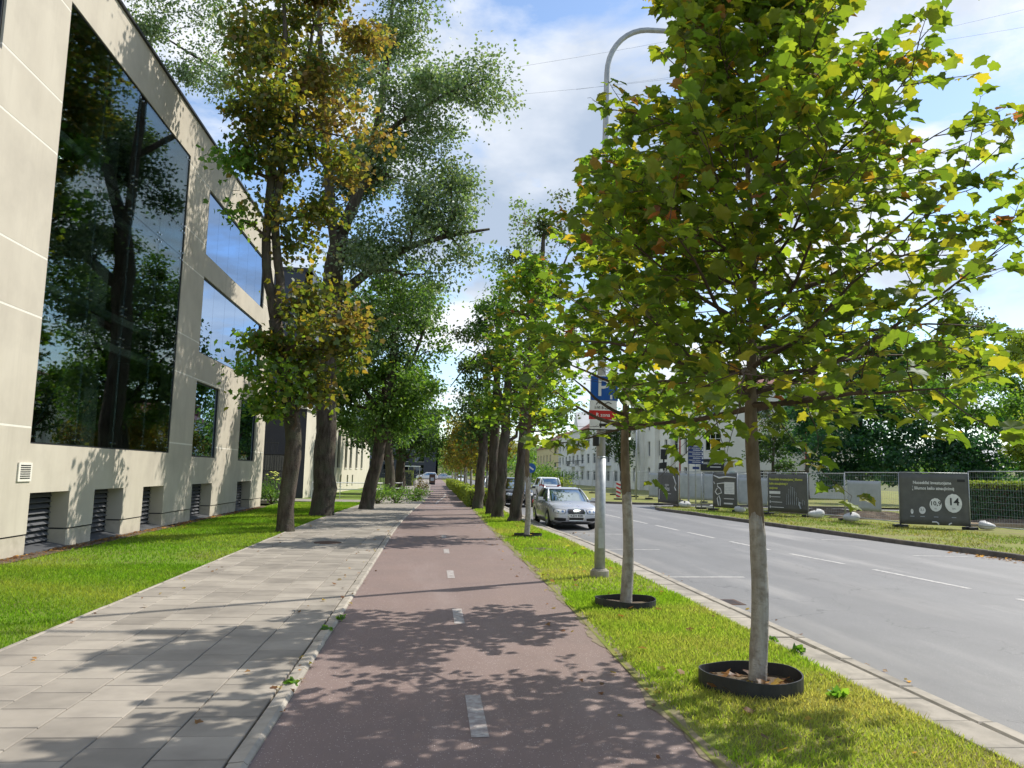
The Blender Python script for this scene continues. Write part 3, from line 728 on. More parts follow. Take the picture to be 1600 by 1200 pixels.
# mirrored windows
for (y0, y1, z0, z1), n in zip(OPEN_W, (6, 6, 2, 2, 5)):
    m = MB(); t = .05
    m.box(XW - .16, XW - .05, y0, y0 + t, z0, z1).box(XW - .16, XW - .05, y1 - t, y1, z0, z1).box(XW - .16, XW - .05, y0 + t, y1 - t, z0, z0 + t).box(XW - .16, XW - .05, y0 + t, y1 - t, z1 - t, z1)
    w = opart(m, 'window', MT['dark_metal']); ys = np.linspace(y0 + t, y1 - t, n + 1)
    for a, b in zip(ys[:-1], ys[1:]):
        p = MB(); p.box(XW - .10, XW - .08, a + .006, b - .006, z0 + t, z1 - t); o = p.build('pane', MT['glass_mirror'], w)
# louvred recesses
for (y0, y1) in LOUV:
    m = MB(); m.box(XW - .47, XW - .40, y0, y0 + .05, -.02, 1.16).box(XW - .47, XW - .40, y1 - .05, y1, -.02, 1.16).box(XW - .47, XW - .40, y0 + .05, y1 - .05, 1.10, 1.16).box(XW - .62, XW - .60, y0, y1, -.3, 1.2)
    lo = opart(m, 'louvre', MT['dark_metal']); sl = MB(); ym = (y0 + y1) / 2
    sl.obox((0, 0, 0), (0.055, 0, -0.042), (0, (y1 - y0) / 2 - .055, 0), (0.004, 0, 0.005)); sme = sl.mesh('slat'); sme.materials.append(MT['louvre'])
    for k in range(9):
        o = bpy.data.objects.new('slat', sme); COL.objects.link(o); o.parent = lo; o.location = (XW - .40, ym, 0.10 + k * .122)
    s = MB(); s.add([(XW - .46, y0, .03), (XW + .03, y0, -.06), (XW + .03, y1, -.06), (XW - .46, y1, .03), (XW - .46, y0, -.3), (XW + .03, y0, -.3), (XW + .03, y1, -.3), (XW - .46, y1, -.3)],
                    [(0, 1, 2, 3), (0, 4, 5, 1), (1, 5, 6, 2), (2, 6, 7, 3)]); s.build('sill', MT['louvre'], lo)
m = MB(); m.box(XW + .002, XW + .03, 16.30, 16.82, 1.40, 1.78); v = opart(m, 'vent_grille', MT['joint'])
for k in range(7):
    s = MB(); s.box(XW + .031, XW + .036, 16.37, 16.75, 1.455 + k * .043, 1.475 + k * .043); s.build('vent_slot', MT['dark_metal'], v)
for y, z in ((30.2, 12.6), (31.0, 12.35)):
    m = MB(); m.tube([(XW, y, z), (XW + .28, y, z + .02)], .012, 5); opart(m, 'wall_rod', MT['dark_metal'])

# soil strip and litter along the wall
m = MB(); m.add([(XW - .02, 8, -.085), (XW + .42, 8, -.085), (XW + .45, 20, -.083), (XW + .30, 30, -.085), (XW + .36, 38.8, -.085), (XW - .02, 38.8, -.08)], [(0, 1, 2, 3, 4, 5)])
tag(m.build('soil_strip', MT['soil']), 'bare soil strip along the beige wall', kind='structure')


# ------------------------------------------------------------------ young street maples (near): branch by branch
def maple(name, label, base, height, z0, reach, n_main, leaf, lean=(0, 0), wash=1.48, r0=0.075, sep=0, shape=MAPLE, sub=7, nodes=5, skew=None, tone='maple', tip='maple_tip', tip_p=0.35, low=0.75, clear=None, taper=.55):
    base = np.array(base, float); root = empty(name, base); tag(root, label, 'tree', 'young maples along the verge')
    def axis(z):
        t = z / height; return np.array([lean[0] * z + 0.03 * math.sin(z * 2.1), lean[1] * z + 0.02 * math.cos(z * 1.7), z])
    def rad(z):
        t = z / height; return r0 * (1.15 - 0.35 * min(1, z / z0)) if z < z0 else r0 * 0.8 * max(0.06, 1 - ((z - z0) / (height - z0)) ** 0.8)
    zs = [-0.1, 0, 0.1] + list(np.arange(0.3, wash, 0.2)) + [wash]
    m = MB(); m.tube([axis(z) for z in zs], [r0 * 1.3, r0 * 1.22, r0 * 1.12] + [rad(z) for z in zs[3:]], 14, jit=0.045); m.v[-14:] = [(a, b, c + random.uniform(-.05, .03)) for a, b, c in m.v[-14:]]; m.build('painted_trunk', MT['limewash'], root, smooth=True)
    zs = list(np.arange(wash - .16, height, 0.22)) + [height]
    m = MB(); m.tube([axis(z) for z in zs], [rad(z) * 0.955 for z in zs], 12, jit=0.03); m.build('trunk', MT['bark_young'], root, smooth=True)
    br = MB(); LP, LN, LT, LC = [], [], [], []
    def blocked(p):
        if not clear: return False
        v = p + base - np.array([0, 0, CAM_H]); dep = v @ _f; a, b = 800 + FPX * (v @ RX) / dep, 600 + FPX * (v @ DN) / dep
        return any(q[0] < a < q[1] and q[2] < b < q[3] for q in clear)
    def put_leaf(p, out, frac):
        """a leaf on its petiole: p twig node, out outward direction"""
        side = rand_dir(1)[0] * np.array([1, 1, .35]); d = out * 0.5 + side; d /= np.linalg.norm(d) + 1e-9
        q = p + d * leaf * rng.uniform(.25, .7) + np.array([0, 0, rng.uniform(-.02, .03)])
        n = np.array([0, 0, 1.0]) + rand_dir(1)[0] * 0.75 + np.array([0.15, 0.08, 0]); t = d + np.array([0, 0, -rng.uniform(.1, .9)])
        LP.append(q); LN.append(n); LT.append(t); LC.append(frac)
        if rng.random() < 0.5: br.tube([p, q], [.0022, .0016], 3, cap=False)
    for i in range(n_main):
        u = (i + .5) / n_main; z = z0 + (height - 0.35 - z0) * u ** 1.4; az = i * 2.39996 + rng.uniform(-.3, .3); h = (z - z0) / (height - z0)
        el = math.radians(4 + 56 * h + rng.uniform(-12, 10)); L = reach * (low + (1.25 - low) * math.sin(min(1, h * 1.6 + .12) * math.pi / 2)) * (1 - h) ** taper * rng.uniform(.82, 1.15) + 0.15
        hd = np.array([math.cos(az), math.sin(az)])
        if skew is not None: L *= 1 + hd[0] * skew[0] + hd[1] * skew[1]
        d = np.array([hd[0] * math.cos(el), hd[1] * math.cos(el), math.sin(el)]); p = axis(z); pts = [p]; ns = 7
        for k in range(ns):
            d = d + rand_dir(1)[0] * .13 + np.array([0, 0, .05 if k < 4 else -.04]); d /= np.linalg.norm(d); p = p + d * L / ns; pts.append(p)
        while len(pts) > 3 and blocked(pts[-1]): pts.pop(); ns -= 1
        rb = max(.008, rad(z) * .55); br.tube(pts, list(np.linspace(rb, .004, ns + 1)), 5)
        for s in range(sub + 1):
            t = 0.10 + 0.90 * s / sub; j = min(ns - 1, int(t * ns)); fr = t * ns - j; p0 = pts[j] * (1 - fr) + pts[j + 1] * fr
            dm = pts[j + 1] - pts[j]; dm = dm / np.linalg.norm(dm); sd2 = rand_dir(1)[0]; sd2 = sd2 - dm * (sd2 @ dm); sd2 /= np.linalg.norm(sd2) + 1e-9
            dd = dm * (.55 if s < sub else 1.6) + sd2 * np.array([1, 1, .55]); dd /= np.linalg.norm(dd); l2 = L * (.46 - .26 * t) * rng.uniform(.7, 1.3) + .10
            if blocked(p0 + dd * l2) or blocked(p0): continue
            q = p0; tp = [q]
            for k in range(nodes):
                dd = dd + rand_dir(1)[0] * .16 + np.array([0, 0, .03]); dd /= np.linalg.norm(dd); q = q + dd * l2 / nodes; tp.append(q)
                for e in range(2): put_leaf(q, dd, (h * .55 + t * .45) * (k + 1) / nodes)
            put_leaf(q, dd, 1.0)
            br.tube(tp, list(np.linspace(.0065, .002, nodes + 1)), 3, cap=False)
    br.build('branches', MT['twig'], root, kind='stuff')
    P, N, T, Fr = np.array(LP), np.array(LN), np.array(LT), np.array(LC); n = len(P); S = leaf * rng.uniform(.72, 1.28, n)
    
    if clear:
        v = P + base - np.array([0, 0, CAM_H]); dep = v @ _f; sx_, sy_ = 800 + FPX * (v @ RX) / dep, 600 + FPX * (v @ DN) / dep
        good = np.ones(n, bool)
        for c4_ in clear: good &= ~((sx_ > c4_[0]) & (sx_ < c4_[1]) & (sy_ > c4_[2]) & (sy_ < c4_[3]))
        P, N, T, Fr, S = P[good], N[good], T[good], Fr[good], S[good]; n = len(P)
    hi = np.clip((P[:, 2] - z0) / (height - z0), 0, 1); istip = rng.random(n) < tip_p * (0.12 + 1.1 * Fr ** 2 * (0.35 + 0.75 * hi))
    Cc = np.where(istip[:, None], pick(tip, n), pick(tone, n))
    crown = empty('crown', (0, 0, 0), parent=root)
    if sep:
        dist = np.linalg.norm(P + base - np.array([0, 0, CAM_H]), axis=1) / S; near = np.zeros(n, bool); near[np.argsort(dist)[:sep]] = True
        NN, TT, BB = frames(N, T); variants = []
        for v in range(24):
            me = np_mesh('leaf', shape[0], shape[1], np.repeat(Cc[rng.integers(n)][None], len(shape[0]), 0)); me.materials.append(MT['leaf']); variants.append(me)
        means = np.array([np.array([c for c in Cc[0:1]])[0]])
        for i in np.nonzero(near)[0]:
            o = bpy.data.objects.new('leaf', variants[rng.integers(24)]); COL.objects.link(o); o.parent = crown
            mm = Matrix.Identity(4)
            for a in range(3): mm[a][0] = TT[i, a] * S[i]; mm[a][1] = BB[i, a] * S[i]; mm[a][2] = NN[i, a] * S[i]; mm[a][3] = P[i, a]
            o.matrix_local = mm
        far = ~near
    else: far = np.ones(n, bool)
    o = link('foliage', leaves_mesh('foliage', P[far], N[far], T[far], S[far], Cc[far], shape), MT['leaf'], crown); o['kind'] = 'stuff'
    return root, n


# boughs trimmed back from the parking sign and from the lamp arm
SIGHT = [(898, 958, 580, 676), (870, 1000, -200, 120), (870, 930, 120, 160)]
maple('maple_tree', 'nearest young maple with yellowing crown and limewashed trunk', (2.94, 6.79, 0), 6.9, 2.42, 1.92, 56, 0.118, lean=(-0.006, 0), r0=0.072, sep=300, sub=12, nodes=5, skew=(0.2, 0.10), tip_p=.5, low=1.02, clear=SIGHT, taper=.7)
maple('maple_tree', 'second young maple, behind the grey sign post', (2.78, 10.84, 0), 6.5, 2.45, 1.25, 34, 0.125, lean=(-0.004, 0), r0=0.075, wash=1.55, sep=300, sub=8, nodes=5, skew=(-0.05, 0), low=.9, clear=SIGHT, taper=.6, tone='maple_green', tip_p=.35)
maple('maple_tree', 'young maple standing in front of the parked silver car', (2.78, 22.3, 0), 8.0, 3.0, 1.45, 38, 0.155, r0=0.075, wash=1.7, shape=MAPLE_S, sub=7, nodes=4, tone='maple_green', tip_p=.3)


def tree_ring(x, y, label, r=0.44, h=0.12):
    root = empty('tree_ring', (x, y, 0)); tag(root, label, 'planter ring', 'black edging rings round the young maples'); m = MB(); n = 40
    V, F = [], []
    for k in range(n):
        a = 2 * math.pi * k / n; rr = r * (1 + .02 * math.sin(2 * a + x) + .012 * math.sin(3 * a)); hh = h * (1 + .09 * math.sin(a * 2 + .7) + .03 * math.sin(5 * a))
        for q, z in ((rr, -.03), (rr, hh), (rr - .012, hh), (rr - .012, -.03)): V.append((q * math.cos(a), q * math.sin(a) * .92, z))
    for k in range(n):
        b, c = 4 * k, 4 * ((k + 1) % n); F += [(b, c, c + 1, b + 1), (b + 1, c + 1, c + 2, b + 2), (b + 2, c + 2, c + 3, b + 3)]
    m.add(V, F); m.build('band', MT['rubber'], root, smooth=False)
    s = MB(); s.add([(r * .97 * math.cos(2 * math.pi * k / 24), r * .88 * math.sin(2 * math.pi * k / 24), .012 + .015 * math.sin(k)) for k in range(24)] + [(0, 0, .035)], [(k, (k + 1) % 24, 24) for k in range(24)])
    s.build('soil', MT['soil'], root)
    return root


tree_ring(2.85, 6.74, 'wide black edging ring round the nearest maple trunk')
tree_ring(2.76, 10.80, 'black edging ring round the maple behind the sign post', 0.42, .10)
tree_ring(2.82, 22.3, 'black edging ring round the maple by the silver car', 0.40, .08)

# ------------------------------------------------------------------ big old trees, left row
YA = 22.8
blob_tree('broadleaf_tree', 'tall twin-stemmed maple with olive and rust leaves by the beige building', 'tree', 'old trees along the lawn',
    [pxpath(YA, [(445, 832, .245), (450, 770, .23), (459, 690, .225), (452, 620, .22), (440, 560, .205), (430, 500, .19)]),
     pxpath(YA, [(430, 500, .15), (419, 440, .14), (416, 370, .13), (424, 280, .12), (438, 170, .10), (446, 60, .07), (440, -60, .04)]),
     pxpath(YA, [(430, 500, .16), (438, 440, .13), (430, 350, .12), (440, 260, .10), (470, 150, .07, .5), (490, 40, .05, .8)]),
     pxpath(YA, [(436, 262, .09), (480, 210, .07, .4), (530, 170, .05, .8), (565, 140, .03, 1)])],
    pxblobs(YA, [(400, 190, 62, 90, 'olive'), (450, 70, 95, 85, 'olive', .8), (520, 150, 75, 80, 'rust', 1), (470, -50, 110, 85, 'olive'), (385, 60, 52, 75, 'olive', -.6), (545, 40, 58, 80, 'rust', 1.2), (368, 262, 34, 48, 'green', -.4),
                 (480, 262, 62, 50, 'olive', -.6), (505, 330, 45, 45, 'olive', .5), (560, 215, 40, 60, 'rust', 1), (440, 130, 60, 50, 'olive', -1), (420, 250, 40, 60, 'olive', .6), (425, 330, 30, 40, 'olive', -.8), (372, 340, 22, 22, 'green'), (470, 380, 35, 30, 'olive', .4),
                 (470, 530, 62, 52, 'olive', -.8), (520, 490, 42, 44, 'rust', -.2), (430, 600, 44, 44, 'maple_green', -.8), (505, 580, 55, 44, 'olive', .2), (520, 540, 40, 40, 'olive', -.4), (450, 560, 44, 40, 'maple_green'), (398, 528, 22, 22, 'maple_green', -.6), (462, 630, 44, 34, 'maple_green', -.5),
                 (490, 452, 42, 26, 'olive'), (545, 525, 28, 34, 'rust', .3), (408, 578, 24, 18, 'maple_green', -1), (455, 480, 30, 26, 'olive', -.6)]),
    leaf=.15, shape=MAPLE_S, cover=1.75, clump=.5, mat='leaf')
YB = 30.8
blob_tree('poplar_tree', 'huge grey-green poplar with the thickest trunk on the lawn', 'tree', 'old trees along the lawn',
    [pxpath(YB, [(502, 806, .45), (506, 740, .42), (509, 640, .40), (512, 540, .38), (520, 440, .40), (532, 370, .34)]),
     pxpath(YB, [(532, 370, .26), (560, 300, .22), (585, 220, .18, .5), (600, 120, .13, .8), (612, 20, .08, 1), (620, -80, .05, 1)]),
     pxpath(YB, [(525, 410, .22), (515, 300, .19, -.5), (505, 180, .15, -1), (500, 60, .10, -1), (495, -60, .05, -1)]),
     pxpath(YB, [(518, 470, .22), (575, 425, .18), (640, 385, .14), (700, 368, .10), (765, 358, .05)]),
     pxpath(YB, [(585, 225, .12, .5), (640, 180, .10), (700, 145, .06), (755, 125, .03)]),
     pxpath(YB, [(512, 260, .13, -.5), (430, 170, .10, 2), (340, 110, .07, 4), (260, 60, .04, 5)])],
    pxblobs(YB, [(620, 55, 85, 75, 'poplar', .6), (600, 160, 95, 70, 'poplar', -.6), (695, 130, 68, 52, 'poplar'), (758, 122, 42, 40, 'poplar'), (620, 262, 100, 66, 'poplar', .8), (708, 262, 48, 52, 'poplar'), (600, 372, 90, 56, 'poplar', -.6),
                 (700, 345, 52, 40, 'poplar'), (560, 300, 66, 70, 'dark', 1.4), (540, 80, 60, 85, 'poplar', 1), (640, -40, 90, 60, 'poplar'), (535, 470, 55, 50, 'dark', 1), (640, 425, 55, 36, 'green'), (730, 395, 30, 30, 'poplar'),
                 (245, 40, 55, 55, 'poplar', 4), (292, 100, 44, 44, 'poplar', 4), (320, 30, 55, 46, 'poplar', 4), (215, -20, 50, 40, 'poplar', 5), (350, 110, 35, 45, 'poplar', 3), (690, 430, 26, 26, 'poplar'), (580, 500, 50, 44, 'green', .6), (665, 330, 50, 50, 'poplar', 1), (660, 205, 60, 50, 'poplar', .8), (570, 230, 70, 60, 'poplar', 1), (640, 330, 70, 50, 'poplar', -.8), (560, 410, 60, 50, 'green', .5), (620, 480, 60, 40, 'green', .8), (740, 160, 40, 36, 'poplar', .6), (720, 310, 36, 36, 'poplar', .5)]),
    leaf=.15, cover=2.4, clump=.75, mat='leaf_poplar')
YC = 36.4
blob_tree('broadleaf_tree', 'dark green tree with slender trunk leaning towards the path', 'tree', 'old trees along the lawn',
    [pxpath(YC, [(572, 797, .34), (582, 745, .30), (592, 700, .27), (601, 650, .25), (610, 590, .22), (618, 520, .18), (622, 460, .15), (614, 420, .10)]),
     pxpath(YC, [(601, 650, .12), (570, 610, .09), (545, 570, .05)]), pxpath(YC, [(608, 600, .12), (645, 560, .09), (668, 500, .05)])],
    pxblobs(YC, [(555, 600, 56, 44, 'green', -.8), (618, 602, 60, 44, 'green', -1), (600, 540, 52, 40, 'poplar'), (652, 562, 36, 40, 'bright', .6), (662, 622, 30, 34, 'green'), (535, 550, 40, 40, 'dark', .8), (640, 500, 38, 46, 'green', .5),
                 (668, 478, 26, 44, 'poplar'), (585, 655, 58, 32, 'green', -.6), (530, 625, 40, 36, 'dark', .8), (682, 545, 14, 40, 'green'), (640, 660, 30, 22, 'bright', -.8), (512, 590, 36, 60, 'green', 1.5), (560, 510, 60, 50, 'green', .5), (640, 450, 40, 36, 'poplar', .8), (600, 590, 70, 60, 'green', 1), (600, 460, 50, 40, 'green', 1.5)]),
    leaf=.17, cover=2.9, clump=.52)
YD = 62.0
blob_tree('broadleaf_tree', 'dark spreading tree beyond the crossing path', 'tree', 'old trees along the lawn',
    [pxpath(YD, [(624, 768, .42), (626, 720, .36), (630, 660, .30), (640, 600, .2)])],
    pxblobs(YD, [(640, 690, 42, 32, 'dark'), (612, 690, 36, 32, 'dark', -2), (660, 650, 36, 38, 'dark'), (672, 700, 18, 22, 'dark'), (590, 690, 30, 30, 'dark'), (625, 640, 50, 36, 'green'), (684, 668, 18, 22, 'green', -2), (645, 605, 34, 34, 'green'), (600, 655, 36, 30, 'dark', 2)]),
    leaf=.25, cover=2.8, clump=.7)
blob_tree('broadleaf_tree', 'slim shaded tree behind the flagpole', 'tree', 'old trees along the lawn',
    [pxpath(54, [(609, 765, .35), (608, 720, .3), (604, 660, .22), (600, 600, .14)])],
    pxblobs(54, [(590, 670, 36, 30, 'dark'), (615, 660, 36, 32, 'green'), (560, 680, 22, 22, 'dark', 2), (600, 620, 40, 40, 'dark')]), leaf=.23, cover=2.6, clump=.6)

# right row: old trees between path and road
YF = 28.9
blob_tree('broadleaf_tree', 'old dark-trunked tree closest to the silver car, sparse crown', 'tree', 'old trees along the verge',
    [pxpath(YF, [(802, 818, .26), (808, 780, .22), (815, 720, .20), (819, 660, .19), (824, 580, .17), (832, 500, .14), (845, 420, .10), (852, 350, .06)]),
     pxpath(YF, [(822, 615, .14), (850, 590, .13), (885, 560, .10), (905, 530, .05)]), pxpath(YF, [(832, 500, .08), (870, 440, .05), (890, 390, .03)])],
    pxblobs(YF, [(845, 360, 42, 44, 'thin'), (882, 345, 28, 36, 'thin'), (815, 345, 34, 28, 'poplar', 2), (862, 430, 36, 40, 'thin'), (800, 400, 34, 40, 'poplar', 2), (892, 520, 34, 36, 'thin'), (865, 600, 40, 34, 'thin', 1), (880, 640, 30, 28, 'thin', 1.5), (800, 480, 34, 40, 'green', 1), (840, 470, 40, 50, 'green', 1), (850, 540, 50, 44, 'green', .6), (825, 420, 40, 40, 'thin', -.6)]),
    leaf=.125, cover=1.35, clump=.42, twigs=.9)
YG = 31.6
blob_tree('broadleaf_tree', 'second old tree of the close pair on the verge', 'tree', 'old trees along the verge',
    [pxpath(YG, [(777, 811, .26), (781, 770, .22), (786, 700, .20), (792, 620, .17), (797, 540, .13), (792, 450, .08)]), pxpath(YG, [(790, 640, .09), (770, 580, .06), (760, 540, .03)])],
    pxblobs(YG, [(795, 560, 44, 48, 'thin'), (770, 500, 38, 44, 'dark'), (820, 620, 40, 40, 'dark', 1), (785, 640, 40, 34, 'dark'), (800, 450, 34, 40, 'green'), (810, 600, 50, 50, 'green', 1), (775, 550, 40, 40, 'green', -.5), (840, 640, 40, 34, 'green', 1)]), leaf=.135, cover=1.7, clump=.42, twigs=.9)
YH = 34.0
blob_tree('broadleaf_tree', 'old tree in the close pair, farther from the silver car', 'tree', 'old trees along the verge',
    [pxpath(YH, [(768, 804, .27), (770, 760, .24), (773, 680, .21), (776, 600, .17), (778, 520, .12), (782, 440, .06)]),
     pxpath(YH, [(774, 560, .07), (745, 555, .05), (722, 580, .035), (703, 605, .015)]), pxpath(YH, [(750, 554, .03), (728, 545, .02), (712, 560, .01)])],
    pxblobs(YH, [(750, 590, 34, 32, 'dark'), (745, 640, 32, 28, 'dark'), (735, 530, 24, 30, 'thin'), (760, 560, 34, 44, 'thin'), (765, 460, 30, 34, 'green'), (740, 570, 30, 34, 'green', .6), (765, 620, 40, 34, 'green', .6)]), leaf=.14, cover=1.6, clump=.45, twigs=.95)
YI = 38.6
blob_tree('broadleaf_tree', 'old tree leaning over the clipped hedge end', 'tree', 'old trees along the verge',
    [pxpath(YI, [(746, 795, .27), (749, 760, .24), (755, 690, .22), (761, 630, .18), (764, 560, .1)])],
    pxblobs(YI, [(735, 630, 26, 24, 'dark'), (745, 665, 34, 24, 'dark'), (720, 655, 20, 20, 'thin'), (770, 640, 36, 40, 'dark', 1), (725, 690, 18, 14, 'dark')]), leaf=.16, cover=1.9, clump=.5)

# far young maples with limewashed stems
proto = None
FAR = [(46.5, 3.3), (51, 2.6), (56, 3.4), (60, 2.6), (66, 3.3), (72, 2.7), (79, 3.3), (87, 2.7), (96, 3.2), (107, 2.8), (120, 3.2)]
names = ['first', 'second', 'third', 'fourth', 'fifth', 'sixth', 'seventh', 'eighth', 'ninth', 'tenth', 'farthest']
for i, (y, x) in enumerate(FAR):
    if proto is None:
        b = np.array([x, y, 0.0]); proto = empty('golden_maple', b)
        m = MB(); m.tube([(0, 0, -.1), (0.02, 0, 1.9)], [.08, .065], 7); m.build('painted_trunk', MT['limewash'], proto, smooth=True)
        m = MB(); m.tube([(0.02, 0, 1.9), (0, .02, 3.0), (0, 0, 5.2)], [.065, .05, .01], 6)
        for k in range(9): a = k * 2.4; m.tube([(0, 0, 2.2 + k * .2), (math.cos(a) * .8, math.sin(a) * .8, 2.8 + k * .25)], [.025, .006], 4)
        m.build('trunk', MT['bark_young'], proto, smooth=True)
        n = 2600; cc = ball(34, .5) * np.array([1.5, 1.5, 1.55]) + np.array([0, 0, 3.75]); idx = rng.integers(34, size=n); P = cc[idx] + rng.normal(size=(n, 3)) * .3
        link('crown', leaves_mesh('crown', P, rand_dir(n) + np.array([0, 0, .7]), rand_dir(n) - np.array([0, 0, .5]), .2 * rng.uniform(.7, 1.3, n), pick('gold', n), DIAMOND), MT['leaf_far'], proto); o = proto
    else:
        o = proto.copy(); COL.objects.link(o)
        for ch in proto.children:
            c = ch.copy(); COL.objects.link(c); c.parent = o
        o.location = (x, y, 0)
    o.rotation_euler = (0, 0, i * 1.3); s = 1 + .12 * math.sin(i * 2.7); o.scale = (s, s, s)
    tag(o, 'golden young maple above the hedge, %s counting from the camera' % names[i], 'tree', 'golden maples behind the clipped hedge')


# ------------------------------------------------------------------ grass, weeds, litter
def grass(name, label, pts, z, h, w, tones, dry=None, lean=.5):
    n = len(pts); P = np.column_stack([pts, z]); a = rng.uniform(0, 2 * math.pi, n); wd = np.column_stack([np.cos(a), np.sin(a), np.zeros(n)]) * (w * rng.uniform(.7, 1.3, n))[:, None]
    tipd = rng.normal(size=(n, 3)) * lean; tipd[:, 2] = 1; hh = h * rng.uniform(.45, 1.35, n); V = np.empty((n, 3, 3)); V[:, 0] = P - wd; V[:, 1] = P + wd; V[:, 2] = P + tipd * hh[:, None]
    C = tones; me = np_mesh(name, V.reshape(-1, 3), np.arange(n * 3).reshape(-1, 3), np.repeat(C, 3, axis=0)); o = link(name, me, MT['grass']); tag(o, label, 'grass', kind='stuff'); return o


def patch(P, s, seed):
    r2 = np.random.default_rng(seed); v = np.zeros(len(P))
    for k in range(7):
        d = r2.normal(size=2); d /= np.linalg.norm(d); f = s * (1.6 ** (k % 4)) * r2.uniform(.7, 1.3); v += np.sin(P @ d * f + r2.uniform(0, 6.28)) / (1 + .45 * (k % 4))
    return v / 3


def gcol(P, seed, green, dry, bias):
    n = len(P); d = np.clip(patch(P, 1.3, seed) * .55 + bias + rng.normal(size=n) * .16, 0, 1)[:, None]
    return (np.array(green) * (1 - d) + np.array(dry) * d) * rng.uniform(.7, 1.3, (n, 1))


def scatter(n, y0, y1, fx0, fx1, p=1.0):
    y = y0 + (y1 - y0) * rng.random(n) ** p; x0 = np.array([fx0(q) for q in y]); x1 = np.array([fx1(q) for q in y]); return np.column_stack([x0 + (x1 - x0) * rng.random(n), y])


# verge: thin out near the worn path edge and inside the rings
V, F = [], []
for k, y in enumerate(np.arange(-4, 40, .12)):
    x = x_bike1(y); a = .02 + .03 * math.sin(y * 2.3) + .025 * math.sin(y * 5.1 + 1) + rng.uniform(-.02, .04); V += [(x - max(0, a), y, -.018), (x + .12 + .05 * math.sin(y * 3.1), y, -.0065)]
    if k: b = 2 * k; F.append((b - 2, b - 1, b + 1, b))
m = MB(); m.add(V, F); tag(m.build('worn_edge', MT['dust']), 'worn dusty edge between bike path and verge', kind='structure')
P = np.concatenate([scatter(60000, 4.0, 12, lambda q: x_bike1(q) - .02, lambda q: x_slab(q) + .02), scatter(30000, 12, 30, lambda q: x_bike1(q) - .02, lambda q: x_slab(q) + .02), scatter(9000, 30, 48, x_bike1, x_slab)])
edge = P[:, 0] - np.array([x_bike1(q) for q in P[:, 1]]); worn = .16 + .14 * patch(P, 2.2, 5)
ok = (edge > worn * rng.uniform(.2, 1.2, len(P)))
for rx, ry, rr in ((2.85, 6.74, .43), (2.76, 10.8, .42), (2.82, 22.3, .4), (3.06, 13.85, .2)): ok &= np.hypot(P[:, 0] - rx, (P[:, 1] - ry)) > rr * rng.uniform(.95, 1.0, len(P))
bare = patch(P, 1.1, 21); ok &= (bare < .55 + rng.random(len(P)) * .6)
P = P[ok]; dist = P[:, 1]; bias = .30 + .26 * np.exp(-((P[:, 1] - 5.6) / 1.3) ** 2) - .12 * np.clip((P[:, 1] - 8) / 10, 0, 1)
grass('grass', 'patchy yellowing grass on the verge', P, np.full(len(P), -.012), .035 + .012 * np.clip(dist / 10, 0, 2), .0032 + .00042 * dist, gcol(P, 3, (.195, .315, .030), (.37, .33, .12), bias))
P = np.concatenate([scatter(52000, 6.5, 15, lambda q: -8.0, lambda q: x_walk(q) - .05), scatter(60000, 15, 43.5, lambda q: -7.85, lambda q: x_walk(q) - .05, .9)])
tt = (x_walk(0) - P[:, 0]) / 4.2; ok = (P[:, 0] > -7.78 + .12 * patch(P, 1.5, 9)); P = P[ok]; tt = np.clip((-4.07 - P[:, 0]) / 4.18, 0, 1)
grass('grass', 'bright mown grass on the lawn by the beige building', P, -.022 - .10 * tt ** 2, .034 + .010 * np.clip(P[:, 1] / 12, 0, 2.2), .0035 + .00036 * P[:, 1], gcol(P, 8, (.13, .25, .020), (.27, .30, .06), np.full(len(P), .24)))
n = 26000; P = np.column_stack([rng.uniform(13.0, 22, n), rng.uniform(15, 45.5, n)]); fx = np.interp(P[:, 1], [q[1] for q in FK[:9]], [q[0] for q in FK[:9]]); P = P[(P[:, 0] > fx + .12) & (patch(P, 1.2, 30) < .5) & (P[:, 0] < fx + 6)]
grass('grass', 'rough grass along the far kerb', P, np.zeros(len(P)), .08, .012, gcol(P, 4, (.10, .17, .022), (.26, .21, .08), np.full(len(P), .32)), lean=.7)


def weed(x, y, z, s, label, n=14):
    P = np.tile([0, 0, .01], (n, 1)) + rng.normal(size=(n, 3)) * s * np.array([.25, .25, .1]); T = rand_dir(n) * np.array([1, 1, .3]) + np.array([0, 0, .7]); P[:, 2] = np.abs(P[:, 2])
    root = empty('weed', (x, y, z)); tag(root, label, 'weed', 'weeds in the joints'); link('leaves', leaves_mesh('leaves', P, rand_dir(n) + np.array([0, 0, .6]), T, s * rng.uniform(.6, 1.3, n), pick('bright', n), DIAMOND), MT['leaf'], root)
    m = MB()
    for k in range(4): m.tube([(0, 0, -.01), (rng.normal() * s * .3, rng.normal() * s * .3, s * .9)], [.002, .001], 3)
    m.build('stems', MT['twig'], root)


for px, py, s, lb in [(455, 1070, .06, 'small weed at the kerb by the lowest dash'), (512, 985, .07, 'small weed in the kerb joint, middle one'), (530, 968, .07, 'darker weed tuft in the kerb joint, farthest up'), (1248, 1020, .08, 'leafy weed between verge and kerb slabs'), (1210, 1002, .06, 'low weed creeping onto the kerb slabs')]:
    q = onz(px, py); weed(q[0], q[1], 0, s, lb)
q = onz(1310, 1090); weed(q[0], q[1], 0, .085, 'broad-leaved weed right of the nearest tree ring', 22)


